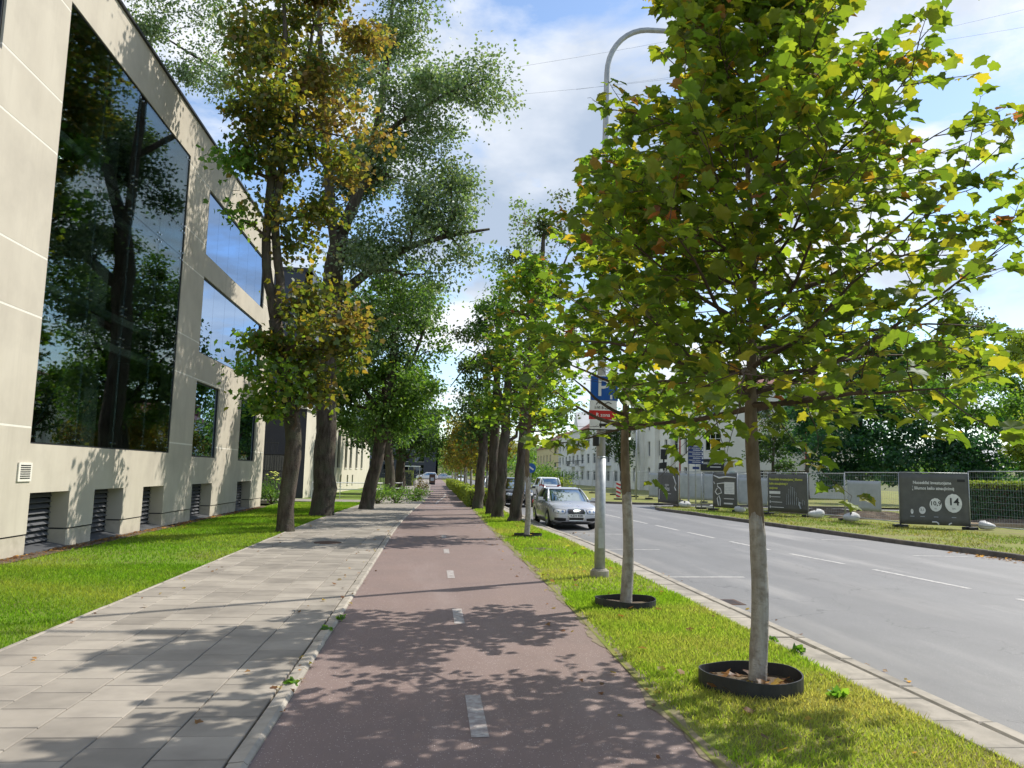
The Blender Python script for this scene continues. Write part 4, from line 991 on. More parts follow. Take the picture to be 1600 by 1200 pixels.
def litter(name, label, P, z, size, tones, kind='stuff'):
    n = len(P); V = np.column_stack([P, z + rng.uniform(.004, .02, n)]); C = np.array(tones)[rng.integers(len(tones), size=n)] * rng.uniform(.6, 1.3, (n, 1))
    o = link(name, leaves_mesh(name, V, rand_dir(n) * .5 + np.array([0, 0, 1]), rand_dir(n) * np.array([1, 1, .2]), size * rng.uniform(.5, 1.3, n), C, MAPLE_S), MT['leaf']); tag(o, label, 'fallen leaves', kind=kind)


BR = [(.22, .10, .04), (.16, .08, .04), (.28, .15, .06), (.12, .07, .04)]
P = np.column_stack([XW + .05 + np.abs(rng.normal(size=700)) * .22, rng.uniform(14, 38, 700)]); litter('fallen_leaves', 'brown dry leaves along the beige wall', P, -.085, .075, BR)
P = np.concatenate([scatter(90, 5, 28, x_bike1, x_slab), np.array([2.85, 6.74]) + rng.normal(size=(50, 2)) * .2]); litter('fallen_leaves', 'dry leaves lying on the verge grass', P, .02, .08, BR + [(.35, .25, .06)])
c0 = onz(1548, 872, -.12)[:2]; P = np.concatenate([c0 + rng.normal(size=(90, 2)) * np.array([.15, .8]), np.array([4.75, 24.8]) + rng.normal(size=(9, 2)) * .35]); litter('fallen_leaves', 'brown leaves gathered on the road by the kerbs', P, -.12, .08, BR)
P = np.concatenate([scatter(70, 4.5, 30, lambda q: x_kerb(q) - .5, lambda q: x_bike0(q) + .12), scatter(60, 4.5, 30, lambda q: x_bike1(q) - .5, lambda q: x_bike1(q) + .1, 1.3), scatter(40, 7, 30, lambda q: x_walk(q), lambda q: x_walk(q) + .5), scatter(60, 5, 30, lambda q: x_road(q), lambda q: x_road(q) + .35)])
z_ = np.where(P[:, 0] > 4.0, -.12, np.where(P[:, 0] > -1.0, -.02, .004)); litter('fallen_leaves', 'few dry leaves lying along the kerbs and path edges', P, z_, .055, BR + [(.30, .22, .05)])
m = MB(); m.box(4.45, 4.85, 11.6, 12.1, -.2, -.113)
dr = m.build('drain_grate', MT['rust']); tag(dr, 'iron drain grate in the gutter beside the kerb', 'drain')
for k in range(6): q = MB(); q.box(4.50, 4.80, 11.66 + k * .07, 11.69 + k * .07, -.1125, -.110); q.build('slot', MT['trim'], dr)
# bare worn soil spots on the verge
for k, (px, py, rx, ry, lb) in enumerate([(845, 858, .55, .5, 'bare soil mound on the verge before the third ring'), (1000, 955, .5, .22, 'pale gravelly ground beside the second ring')]):
    c = onz(px, py); m = MB(); N = 18
    m.add([(c[0] + rx * math.cos(2 * math.pi * i / N) * (1 + .2 * math.sin(3 * i)), c[1] + ry * math.sin(2 * math.pi * i / N) * (1 + .2 * math.cos(2 * i)), -.007) for i in range(N)] + [(c[0], c[1], .03 if k == 0 else .002)], [(i, (i + 1) % N, N) for i in range(N)])
    tag(m.build('soil_patch', MT['soil']), lb, kind='structure')
m = MB(); c = onz(512, 848); m.cyl((c[0], c[1], -.02), .33, .032, 28); tag(m.build('manhole_cover', MT['rust'], bevel=.006), 'rusty round manhole cover on the sidewalk edge', 'manhole cover')


# ------------------------------------------------------------------ text helper, lamp post and parking signs
def frame_mat(o, origin, right, up):
    r, u = Vector(right).normalized(), Vector(up).normalized(); n = r.cross(u); m = Matrix.Identity(4)
    for i in range(3): m[i][0] = r[i]; m[i][1] = u[i]; m[i][2] = n[i]; m[i][3] = float(origin[i])
    o.matrix_local = m


def lettering(body, size, origin, right, up, mat, parent, align='CENTER', bold=0.0, sx=1.0, name='lettering'):
    c = bpy.data.curves.new(name, 'FONT'); c.body = body; c.size = size; c.align_x = align; c.align_y = 'CENTER'; c.extrude = 0.001; c.offset = bold; c.resolution_u = 2
    tmp = bpy.data.objects.new('tmp', c); me = bpy.data.meshes.new_from_object(tmp); bpy.data.objects.remove(tmp)
    co = np.empty(len(me.vertices) * 3); me.vertices.foreach_get('co', co); co = co.reshape(-1, 3); co[:, 0] *= sx; me.vertices.foreach_set('co', co.ravel()); me.update()
    me.materials.clear(); o = link(name, me, mat, parent); frame_mat(o, origin, right, up); return o


LX, LY = 3.06, 13.85
lamp = empty('street_lamp', (LX, LY, 0)); tag(lamp, 'tall grey street lamp post with curved arm over the road', 'street lamp')
m = MB(); m.cyl((0, 0, -.05), .17, .15, 20).cyl((0, 0, .1), .15, .03, 20, .13); m.build('base', MT['kerb'], lamp, smooth=False)
m = MB(); m.cyl((0, 0, .1), .098, 2.0, 18, .094).cyl((0, 0, 2.1), .086, .04, 18); m.build('lower_post', MT['galv'], lamp, smooth=True)
arc = [(0, 0, 2.1), (0, 0, 5), (0.03, 0, 8), (.05, 0, 9.55)] + [(.05 + .85 * (1 - math.cos(a)), 0, 9.55 + .95 * math.sin(a)) for a in np.linspace(.15, 1.5, 9)] + [(2.3, 0, 10.55)]
m = MB(); m.tube(arc, [.084, .072, .062, .056] + [.052] * 9 + [.045], 14); m.build('post', MT['galv'], lamp, smooth=True)
m = MB(); m.obox((2.65, 0, 10.56), (.36, 0, .01), (0, .14, 0), (0, 0, .06)); m.build('lamp_head', MT['galv'], lamp, bevel=.03)
m = MB(); m.box(-.05, .05, -.105, -.09, .5, .85); m.build('hatch', MT['steel'], lamp)

SGY = LY - .13
def plate(name, label, mat, px0, px1, py0, py1, rim=None):
    a, b = at(px0, py1, SGY), at(px1, py0, SGY); cx, cz, w, h = (a[0] + b[0]) / 2, (a[2] + b[2]) / 2, b[0] - a[0], b[2] - a[2]
    root = empty(name, (cx, SGY, cz)); tag(root, label, 'sign', 'plates on the lamp post'); m = MB(); m.box(-w / 2, w / 2, -.006, .006, -h / 2, h / 2); m.build('plate', mat, root, bevel=.004)
    m = MB(); m.box(-.06, .06, .007, .05, -h * .35, h * .35); m.build('bracket', MT['steel'], root); return root, w, h
RT, UP = (1, 0, 0), (0, 0, 1)
s, w, h = plate('parking_sign', 'blue square parking sign with white P at the top of the stack', MT['white'], 922, 966, 588, 626)
m = MB(); m.box(-w / 2 + .012, w / 2 - .012, -.0095, -.0065, -h / 2 + .012, h / 2 - .012); m.build('blue_field', MT['blue'], s)
lettering('P', .46, (-.02, -.0105, .0), RT, UP, MT['white'], s, bold=.004)
m = MB(); m.box(.11, .15, -.011, -.0098, -h * .42, -h * .25); m.build('ticket_mark', MT['white'], s)
s, w, h = plate('hours_plate', 'white plate with black hours under the parking sign', MT['white'], 921, 964, 627, 641)
lettering('I-VI 8-22 h', .075, (0, -.0085, -h * .22), RT, UP, MT['black'], s, bold=.001)
m = MB(); m.tube([(-.13, -.008, h * .1), (-.10, -.008, h * .36), (-.06, -.008, h * .2)], .008, 5).tube([(.02, -.008, h * .15), (.09, -.008, h * .38), (.15, -.008, h * .22)], .008, 5); m.build('pictogram', MT['black'], s)
s, w, h = plate('zone_plate', 'red plate with white lettering between the white plates', MT['red'], 920, 964, 642, 655)
lettering('R zona', .095, (0, -.0085, 0), RT, UP, MT['white'], s, bold=.001)
s, w, h = plate('car_plate', 'white plate with black car pictogram at the bottom of the stack', MT['white'], 921, 964, 656, 670)
m = MB(); m.box(-.075, .075, -.0095, -.0065, -h * .22, h * .08).box(-.065, -.035, -.0095, -.0065, -h * .36, -h * .22).box(.035, .065, -.0095, -.0065, -h * .36, -h * .22)
m.box(-.055, -.045, -.0095, -.0065, h * .08, h * .34).box(.045, .055, -.0095, -.0065, h * .08, h * .34).box(-.055, .055, -.0095, -.0065, h * .29, h * .36); m.build('pictogram', MT['black'], s)
m = MB(); m.box(-w / 2, w / 2, -.008, .008, -h / 2 - .02, -h / 2 - .002); m.build('lower_rail', MT['dark_metal'], s)
bx = empty('control_box', (LX - .12, LY - .12, 2.42)); tag(bx, 'small black box clamped on the lamp post under the plates', 'box')
m = MB(); m.box(-.05, .05, -.05, .05, -.1, .1); m.build('case', MT['trim'], bx, bevel=.01); m = MB(); m.box(.05, .08, -.02, .02, -.06, .06); m.build('clamp', MT['steel'], bx)


# ------------------------------------------------------------------ cars
def build_car(name, label, loc, rz, paint, suv=False, plate_text=None, rings=False, detail=True, group=None):
    """car pointing along local +Y, standing on z = 0"""
    L2, Wd = (2.29, .885) if not suv else (2.25, .92); up = .10 if suv else 0.0; roofz = 1.43 if not suv else 1.66
    root = empty(name, loc, rz); tag(root, label, 'car', group)
    if not suv:
        st = [(-2.29, .66, .42, .74, .36), (-2.22, .78, .26, .93, .30), (-1.95, .85, .22, 1.00, .24), (-1.35, .88, .20, 1.02, .20), (-.6, .885, .20, .97, .18), (.3, .885, .20, .955, .18), (.95, .885, .20, .965, .18), (1.35, .88, .20, .925, .20), (1.75, .865, .20, .865, .20), (2.05, .82, .21, .78, .21), (2.2, .75, .24, .69, .25), (2.29, .62, .34, .58, .34)]
    else:
        st = [(-2.25, .70, .48, .95, .4), (-2.18, .84, .32, 1.10, .34), (-1.9, .90, .28, 1.12, .3), (-1.2, .92, .27, 1.10, .26), (-.4, .92, .26, 1.08, .26), (.4, .92, .26, 1.06, .26), (.95, .92, .26, 1.06, .26), (1.4, .91, .26, 1.02, .28), (1.8, .88, .28, .97, .3), (2.08, .82, .30, .88, .32), (2.18, .76, .34, .78, .36), (2.25, .64, .44, .66, .44)]
    ring_x = [0, .82, .96, 1.0, 1.0, .975, .90, .62, 0]
    V, F = [], []
    for (y, w, zb, zt, _) in st:
        hz = [zb, zb, zb + .06, zb + .2 * (zt - zb) + .05, zb + .62 * (zt - zb), zb + .84 * (zt - zb), zb + .955 * (zt - zb), zt, zt + .012]
        half = [(w * fx, y, z) for fx, z in zip(ring_x, hz)]; V += half + [(-x, yy, z) for x, yy, z in reversed(half[1:-1])]
    n = 16
    for i in range(len(st) - 1):
        for k in range(n): F.append((i * n + k, i * n + (k + 1) % n, (i + 1) * n + (k + 1) % n, (i + 1) * n + k))
    F.append(tuple(reversed(range(n)))); F.append(tuple((len(st) - 1) * n + k for k in range(n)))
    me = bpy.data.meshes.new('body'); me.from_pydata(V, [], F); me.update()
    body = link('body', me, paint, root, smooth=True); md = body.modifiers.new('sub', 'SUBSURF'); md.levels = 2; md.render_levels = 2
    wr = .33 if not suv else .36; wy = (1.38, -1.30)
    if detail:   # cut the wheel arches
        cut = MB()
        for y in wy:
            for sx in (-1, 1): cut.tube([(sx * .62, y, wr), (sx * 1.2, y, wr)], wr + .055, 24)
        cme = cut.mesh('cut'); co = bpy.data.objects.new('cut', cme); COL.objects.link(co)
        bm = body.modifiers.new('arch', 'BOOLEAN'); bm.operation = 'DIFFERENCE'; bm.object = co; bm.solver = 'EXACT'
        body.parent = None; bpy.context.view_layer.update(); dg = bpy.context.evaluated_depsgraph_get(); nm = bpy.data.meshes.new_from_object(body.evaluated_get(dg))
        body.modifiers.clear(); body.data = nm; body.parent = root; bpy.data.objects.remove(co)
        nm.polygons.foreach_set('use_smooth', np.ones(len(nm.polygons), bool))
    m = MB(); m.box(-.80, .80, -2.0, 2.0, wr * .55, .55); m.build('underbody', MT['trim'], root)
    # cabin
    if not suv: lv = [(.93, -1.50, 1.03, .80), (1.06, -1.33, .80, .765), (1.20, -1.13, .55, .715), (1.33, -.92, .29, .655), (1.385, -.80, .13, .61)]; top = (1.43, -.55, -.12, .45)
    else: lv = [(1.04, -2.08, 1.05, .83), (1.20, -2.02, .82, .80), (1.38, -1.93, .57, .76), (1.54, -1.82, .34, .71), (1.60, -1.75, .22, .68)]; top = (1.66, -1.45, -.05, .50)
    def loop(z, y0, y1, hw, grow=0.0, n=36):
        cy, hy = (y0 + y1) / 2, (y1 - y0) / 2 + grow; hw = hw + grow; out = []
        for k in range(n):
            a = 2 * math.pi * k / n; e = .42; c, s = math.cos(a), math.sin(a); out.append((hw * math.copysign(abs(c) ** e, c), cy + hy * math.copysign(abs(s) ** e, s), z))
        return out
    def stack(loops, cap=True):
        mm = MB(); n = len(loops[0]); V = [v for l in loops for v in l]; F = [(i * n + k, i * n + (k + 1) % n, (i + 1) * n + (k + 1) % n, (i + 1) * n + k) for i in range(len(loops) - 1) for k in range(n)]
        if cap: F.append(tuple((len(loops) - 1) * n + k for k in range(n)))
        return mm.add(V, F)
    stack([loop(*q) for q in lv]).build('windows', MT['car_glass'], root, smooth=True)
    roof = lv[-2:] if not suv else lv[-2:]
    zr, r0_, r1_, rh = lv[-2]
    rl = [loop(zr + (.035 if not suv else .03), r0_ + .03, r1_ - .05, rh - .012, .006), loop(*lv[-1], grow=.012), loop((lv[-1][0] + top[0]) / 2 + .012, (lv[-1][1] + top[1]) / 2, (lv[-1][2] + top[2]) / 2, (lv[-1][3] + top[3]) / 2 + .03), loop(*top)]
    stack(rl).build('roof', paint, root, smooth=True)
    for sx in (-1, 1):   # pillars
        for which in ('a', 'b', 'c'):
            pts = []
            for (z, y0, y1, hw) in lv:
                if which == 'a': pts.append((sx * (hw * .955), y1 - .055, z))
                elif which == 'c': pts.append((sx * (hw * .955), y0 + .07, z))
                else: pts.append((sx * (hw + .004), -.28 - (z - lv[0][0]) * .12, z))
            mm = MB(); mm.tube(pts, .032 if which != 'c' else .055, 6); mm.build('pillar', paint if which != 'b' else MT['trim'], root, smooth=True)
        # mirror
        z = lv[0][0] + .06; mm = MB(); mm.obox((sx * 1.0, .72, z + .02), (.095, 0, 0), (0, .05, 0), (0, 0, .065)); mm.obox((sx * .88, .74, z - .03), (.06, 0, 0), (0, .03, 0), (0, 0, .02)); mm.build('mirror', paint, root, bevel=.025)
    for y in wy:
        for sx in (-1, 1):
            x = sx * (Wd - .115); w = MB(); w.tube([(x - sx * .10, y, wr), (x - sx * .08, y, wr), (x + sx * .08, y, wr), (x + sx * .105, y, wr)], [wr - .03, wr, wr, wr - .03], 28); wo = w.build('wheel', MT['tyre'], root, smooth=False)
            r = MB(); r.tube([(x + sx * .095, y, wr), (x + sx * .110, y, wr)], [wr * .66, wr * .62], 24); rr = r.build('rim', MT['steel'], wo)
            if detail:
                for k in range(5):
                    a = k * 2 * math.pi / 5 + .3; r = MB(); r.obox((x + sx * .113, y + math.cos(a) * wr * .33, wr + math.sin(a) * wr * .33), (.006, 0, 0), (0, math.cos(a) * wr * .28, math.sin(a) * wr * .28), (0, -math.sin(a) * .03, math.cos(a) * .03)); r.build('spoke', MT['chrome'], wo)
    dz = up
    if detail:
        fy = L2 + .03
        from mathutils.bvhtree import BVHTree
        tree_ = BVHTree.FromPolygons([v.co.copy() for v in body.data.vertices], [tuple(p.vertices) for p in body.data.polygons])
        def patch_on(outline, off, mat, name, parent, sub=4):
            """panel following the body front: outline in (x, z), laid off metres in front of the skin"""
            pts = []
            for k in range(len(outline)):
                a, b = np.array(outline[k], float), np.array(outline[(k + 1) % len(outline)], float)
                for t in range(sub): pts.append(a + (b - a) * t / sub)
            c = np.mean(pts, axis=0); rings = [1.0, .66, .33]; V = []; n = len(pts)
            for r_ in rings + [0]:
                for q in ([c + (p - c) * r_ for p in pts] if r_ else [c]):
                    h_ = tree_.ray_cast(Vector((q[0], 4, q[1])), Vector((0, -1, 0)))[0]; V.append((q[0], (h_.y if h_ else fy - .3) + off, q[1]))
            F = [(i * n + k, i * n + (k + 1) % n, (i + 1) * n + (k + 1) % n, (i + 1) * n + k) for i in range(2) for k in range(n)] + [(2 * n + k, 2 * n + (k + 1) % n, 3 * n) for k in range(n)]
            m = MB(); m.add(V, F); return m.build(name, mat, parent, smooth=True), pts, V
        go = [(-.27, .715 + dz), (.27, .715 + dz), (.31, .62 + dz), (.25, .33 + dz), (-.25, .33 + dz), (-.31, .62 + dz)]
        gr, _, gv = patch_on(go, .012, MT['trim'], 'grille', root); m = MB(); nn = 24; m.tube([(v[0], v[1] + .004, v[2]) for v in gv[:nn]] + [gv[0]], .014, 6); m.build('grille_frame', MT['chrome'], gr)
        for k in range(6): patch_on([(-.26, .375 + k * .055 + dz), (.26, .375 + k * .055 + dz), (.26, .385 + k * .055 + dz), (-.26, .385 + k * .055 + dz)], .016, MT['louvre'], 'bar', gr, 5)
        gy = max(v[1] for v in gv) + .012
        if rings:
            for k in range(4):
                m = MB(); cx = -.0825 + k * .055; m.tube([(cx + .038 * math.cos(a), gy, .635 + dz + .038 * math.sin(a)) for a in np.linspace(0, 2 * math.pi, 15)], .0075, 5); m.build('emblem_ring', MT['chrome'], gr)
        if plate_text:
            m = MB(); m.box(-.26, .26, gy - .01, gy + .012, .435 + dz, .55 + dz); pl = m.build('number_plate', MT['white'], root)
            lettering(plate_text, .115, (0, gy + .014, .492 + dz), (-1, 0, 0), (0, 0, 1), MT['black'], pl, bold=.002)
        for sx in (-1, 1):
            ho = [(sx * .36, .69 + dz), (sx * .60, .72 + dz), (sx * .76, .71 + dz), (sx * .79, .60 + dz), (sx * .62, .545 + dz), (sx * .40, .55 + dz)]
            q, _, _ = patch_on(ho, .010, MT['trim'], 'headlight', root); patch_on([(c0 + (a - c0) * .9, d0 + (b - d0) * .84) for a, b in ho for c0, d0 in [(sx * .59, .635 + dz)]], .016, MT['white'], 'reflector', q)
            for cx in (.48, .64): patch_on([(sx * cx + .045 * math.cos(a), .635 + dz + .045 * math.sin(a)) for a in np.linspace(0, 2 * math.pi, 9)[:-1]], .022, MT['chrome'], 'lamp', q, 1)
            patch_on([(sx * .36, .40 + dz), (sx * .60, .42 + dz), (sx * .76, .42 + dz), (sx * .75, .33 + dz), (sx * .60, .30 + dz), (sx * .37, .31 + dz)], .010, MT['trim'], 'air_intake', root)
        patch_on([(-.70, .275 + dz), (-.3, .27 + dz), (.3, .27 + dz), (.70, .275 + dz), (.70, .235 + dz), (.3, .225 + dz), (-.3, .225 + dz), (-.70, .235 + dz)], .012, MT['trim'], 'front_lip', root)
    ry = -L2
    for sx in (-1, 1):
        m = MB(); m.add([(sx * .50, ry - .01, .98 + dz * 1.2), (sx * .76, ry + .09, 1.0 + dz * 1.2), (sx * .86, ry + .30, .98 + dz * 1.2), (sx * .86, ry + .28, .80 + dz), (sx * .74, ry + .05, .78 + dz), (sx * .5, ry - .015, .78 + dz)], [(0, 1, 2, 3, 4, 5)]) if suv else m.add([(sx * .42, ry + .01, .86), (sx * .72, ry + .05, .88), (sx * .82, ry + .2, .88), (sx * .83, ry + .2, .74), (sx * .70, ry + .02, .70), (sx * .44, ry - .01, .70)], [(0, 1, 2, 3, 4, 5)])
        m.build('tail_light', MT['lamp_red'], root)
    if suv and detail:
        m = MB(); m.box(-.52, .52, ry - .03, ry + .04, .93, .97); m.build('light_bar', MT['lamp_red'], root); m = MB(); m.box(-.26, .26, ry - .035, ry - .02, .70, .81); m.build('number_plate', MT['white'], root)
        m = MB(); m.box(-.78, .78, ry - .0, ry + .2, .33, .52); m.build('bumper', MT['trim'], root, bevel=.05)
    return root


RZ = -.12
build_car('parked_car', 'parked silver saloon facing the camera beside the sign post', (4.97, 28.95, RZ), math.pi + .035, MT['car_silver'], False, 'KZH 828', rings=True)
build_car('parked_car', 'black car facing the camera, half hidden by the old trunks', (4.98, 45.8, RZ), math.pi, MT['car_black'], True)
build_car('parked_car', 'white hatchback driving away past the silver saloon', (8.97, 60.5, RZ), .02, MT['car_white'], True)
for (x, y, mt, lb, sv) in [(5.0, 55, 'car_white', 'white car parked behind the black one', False), (5.0, 62, 'car_silver', 'grey car in the row beyond the hedge', True), (4.6, 120, 'car_white', 'tiny white car at the far end of the road', False), (-1.0, 165, 'car_white', 'tiny pale car where the path meets the junction', True), (2.2, 170, 'car_silver', 'tiny grey car at the far junction', False)]:
    build_car('parked_car', lb, (x, y, RZ), math.pi if x > 4 else math.pi / 2, MT[mt], sv, detail=False)


# ------------------------------------------------------------------ construction fence across the road
def post_at(px, Y):
    """ground point on the far verge seen at column px at distance Y"""
    p = at(px, 700, Y); q = at(px, 840, Y); t = (p[2] - 0) / (p[2] - q[2]); r = p + (q - p) * t; return np.array([r[0], Y, 0.0])


def fence_panel(a, b, label, h=2.05, banner=None, z=0.08, group='construction fence panels', wires=True, flip=False):
    a, b = np.array(a, float), np.array(b, float); d = b - a; L = np.linalg.norm(d); u = d / L; root = empty('fence_panel', (a[0], a[1], z), math.atan2(u[1], u[0])); tag(root, label, 'fence', group)
    m = MB(); r = .021
    m.tube([(0.02, 0, -.02), (0.02, 0, h)], r, 7).tube([(L - .02, 0, -.02), (L - .02, 0, h)], r, 7).tube([(0.02, 0, h), (L - .02, 0, h)], r, 7).tube([(0.02, 0, .12), (L - .02, 0, .12)], r * .9, 7); m.build('frame', MT['galv'], root, smooth=True)
    if wires:
        m = MB()
        for x in np.arange(.15, L - .05, .12): m.tube([(x, 0, .12), (x, 0, h)], .0028, 3, cap=False)
        for zz in np.arange(.3, h, .24): m.tube([(0, .004, zz), (L, .004, zz)], .0034, 3, cap=False)
        m.build('wire_mesh', MT['galv'], root)
    for x in (0.0, L):
        m = MB(); m.box(x - .10, x + .10, -.30, .30, -z - .02, .03); m.build('foot', MT['rubber'], root, bevel=.02)
    if banner:
        x0, x1, z0, z1, mat = banner; x0, x1 = x0 * L, x1 * L; V, F = [], []; nx, nz = 14, 8
        for j in range(nz + 1):
            for i in range(nx + 1):
                s, t = i / nx, j / nz; V.append((x0 + (x1 - x0) * s, -.03 - .008 * math.sin(6 * s + 3 * t) * math.sin(math.pi * s), z0 + (z1 - z0) * t - (.02 * math.sin(math.pi * s) if j == nz else 0)))
        for j in range(nz):
            for i in range(nx): F.append((j * (nx + 1) + i, j * (nx + 1) + i + 1, (j + 1) * (nx + 1) + i + 1, (j + 1) * (nx + 1) + i))
        m = MB(); m.add(V, F); bn = m.build('banner', mat, root, smooth=True); md = bn.modifiers.new('t', 'SOLIDIFY'); md.thickness = .006
        return root, bn, x0, x1, z0, z1, L
    return root, None, 0, L, 0, h, L


def disc(parent, cx, cz, r, mat, y=-.047, n=26, sx=1.0, name='print_disc'):
    m = MB(); m.add([(cx + sx * r * math.cos(2 * math.pi * k / n), y, cz + r * (1 + .03 * math.sin(3 * k)) * math.sin(2 * math.pi * k / n)) for k in range(n)], [tuple(range(n))]); return m.build(name, mat, parent)


def bar(parent, x0, x1, z0, z1, mat, y=-.047, name='print_bar'):
    m = MB(); m.quad((x0, y, z0), (x1, y, z0), (x1, y, z1), (x0, y, z1)); return m.build(name, mat, parent)


PF = {k: post_at(x, Y) for k, (x, Y) in {'a': (1028.7, 48.2), 'b': (1060, 45.2), 'c': (1096, 43.2), 'd': (1114.7, 42.0), 'e': (1152, 40.3), 'f': (1201, 38.2), 'g': (1262.7, 36.2), 'h': (1321, 33.6), 'i': (1407, 29.7), 'j': (1516, 28.7), 'k': (1620, 25.6), 'l': (1760, 23)}.items()}
U3, R3 = (0, 0, 1), (1, 0, 0); MB_, WH = MT['banner'], MT['white']
_, bn, x0, x1, z0, z1, L = fence_panel(PF['a'], PF['b'], 'fence panel with grey banner and small white emblem, nearest the street corner', banner=(.0, 1, .1, 2.0, MB_))
lettering('miesto', .22, (x0 + (x1 - x0) * .48, -.05, 1.22), R3, U3, WH, bn); lettering('gijos', .42, (x0 + (x1 - x0) * .48, -.05, .98), R3, U3, WH, bn, bold=.006); bar(bn, x0 + .3 * L, x0 + .68 * L, .66, .70, WH)
m = MB(); m.tube([(L * .80, -.05, 1.75), (L * .86, -.05, 1.55), (L * .92, -.05, 1.3), (L * .86, -.05, 1.1), (L * .92, -.05, .9)], .035, 5).tube([(L * .08, -.05, .3), (L * .10, -.05, .9), (L * .16, -.05, .95)], .03, 5); m.build('print_line', WH, bn)
fence_panel(PF['b'], PF['c'], 'open wire fence panel with pale sheets behind it')
fence_panel(PF['c'], PF['d'], 'short open fence panel beside the outlined banner')
_, bn, x0, x1, z0, z1, L = fence_panel(PF['d'], PF['e'], 'fence panel with dark banner of white outline drawing and text box', banner=(.0, 1, .1, 2.0, MB_))
bar(bn, L * .5, L * .92, .85, 1.5, WH); bar(bn, L * .48, L * .9, .58, .62, WH); bar(bn, L * .48, L * .85, .30, .38, WH)
for k in range(6): bar(bn, L * .53, L * .88, 1.38 - k * .085, 1.395 - k * .085, MT['sheet'], -.049)
m = MB(); m.tube([(L * .5, -.05, 1.45), (L * .2, -.05, 1.4), (L * .22, -.05, 1.25), (L * .35, -.05, 1.1), (L * .38, -.05, .9), (L * .2, -.05, .8), (L * .12, -.05, .95), (L * .2, -.05, 1.15)], .03, 5).tube([(L * .25, -.05, .2), (L * .2, -.05, .6), (L * .28, -.05, .75), (L * .33, -.05, .5), (L * .32, -.05, .2)], .03, 5).tube([(L * .05, -.05, 1.5), (L * .1, -.05, 1.38)], .02, 5); m.build('print_line', WH, bn)
m = MB(); m.tube([(L * .05, -.05, 1.85), (L * .3, -.06, 1.72), (L * .6, -.055, 1.78), (L * .98, -.05, 1.75)], [.02, .05, .04, .03], 5); m.build('banner_fold', WH, bn)
fence_panel(PF['e'], PF['f'], 'wire fence panel with silver sheet half behind the nearest trunk', banner=(.05, .98, .35, 1.75, MT['sheet']))
_, bn, x0, x1, z0, z1, L = fence_panel(PF['f'], PF['g'], 'fence panel with grey banner of yellow-green headline and pale city sketch', banner=(.0, 1, .1, 2.0, MB_))
for k, (tx, sz) in enumerate([('Nuosekliai investuojame į šilumos', .165), ('kelio atnaujinimą ir', .165), ('naujoves', .165)]): lettering(tx, sz, (.10, -.05, 1.72 - k * .22), R3, U3, MT['yellow_text'], bn, 'LEFT', bold=.004, sx=.86)
bar(bn, .1, .75, .98, 1.12, WH)
for k in range(3): bar(bn, .12, .17, .26 + k * .26, .38 + k * .26, WH); bar(bn, .2, .95 - .1 * k, .30 + k * .26, .33 + k * .26, WH)
m = MB()
for k in range(9):
    xa = L * (.48 + .05 * k); zt = 1.0 + .4 * math.sin(k * .7); m.tube([(xa, -.048, .45), (xa + .03, -.048, zt), (xa + .12, -.048, zt - .06), (xa + .13, -.048, .5)], .007, 4)
m.tube([(L * .84, -.05, .3), (L * .80, -.05, .5), (L * .82, -.05, .62)], .035, 5); m.build('print_sketch', MT['sheet'], bn)
fence_panel(PF['g'], PF['h'], 'open wire fence panel in front of the cellar windows')
_, bn, x0, x1, z0, z1, L = fence_panel(PF['h'], PF['i'], 'wire fence panel with pale translucent sheet tied on', h=2.1, banner=(.07, .70, .45, 1.75, MT['sheet']))
_, bn, x0, x1, z0, z1, L = fence_panel(PF['i'], PF['j'], 'fence panel with dark banner of white discs reading 14 and 10,9', h=2.12, banner=(.0, 1, .05, 2.1, MB_))
lettering('Nuosekliai investuojame', .175, (L * .20, -.05, 1.72), R3, U3, WH, bn, 'LEFT', bold=.004, sx=.80); lettering('į šilumos kelio atnaujinimą', .175, (L * .19, -.05, 1.50), R3, U3, WH, bn, 'LEFT', bold=.004, sx=.80)
disc(bn, L * .775, .93, .37, WH, sx=.82); disc(bn, L * .52, .85, .265, WH, sx=.82); disc(bn, L * .325, .62, .145, WH, sx=.82); disc(bn, L * .175, .56, .10, WH, sx=.5)
lettering('14', .40, (L * .78, -.05, .98), R3, U3, MT['black'], bn, bold=.008); lettering('10,9', .24, (L * .52, -.05, .90), R3, U3, MT['black'], bn, bold=.004); lettering('3,1', .13, (L * .325, -.05, .64), R3, U3, MT['black'], bn); lettering('1', .11, (L * .175, -.05, .58), R3, U3, MT['black'], bn)
lettering('km', .09, (L * .78, -.05, .72), R3, U3, MT['black'], bn); lettering('km', .07, (L * .52, -.05, .70), R3, U3, MT['black'], bn)
for f in (.175, .325, .52, .775): bar(bn, L * f - .08, L * f + .08, .36, .385, MT['sheet'])
m = MB(); m.tube([(L * .46, -.05, .17), (L * .52, -.05, .17), (L * .55, -.05, .12), (L * .55, -.05, .07)], .028, 5).tube([(L * .70, -.05, .07), (L * .71, -.05, .12), (L * .74, -.05, .15)], .028, 5); m.build('print_line', WH, bn)
bar(bn, L * .84, L * .95, 1.78, 1.88, MT['trim'])
fence_panel(PF['j'], PF['k'], 'open wire fence panel in front of the clipped hedge', h=2.2)
fence_panel(PF['k'], PF['l'], 'wire fence panel running out of the picture past the hedge', h=2.2)
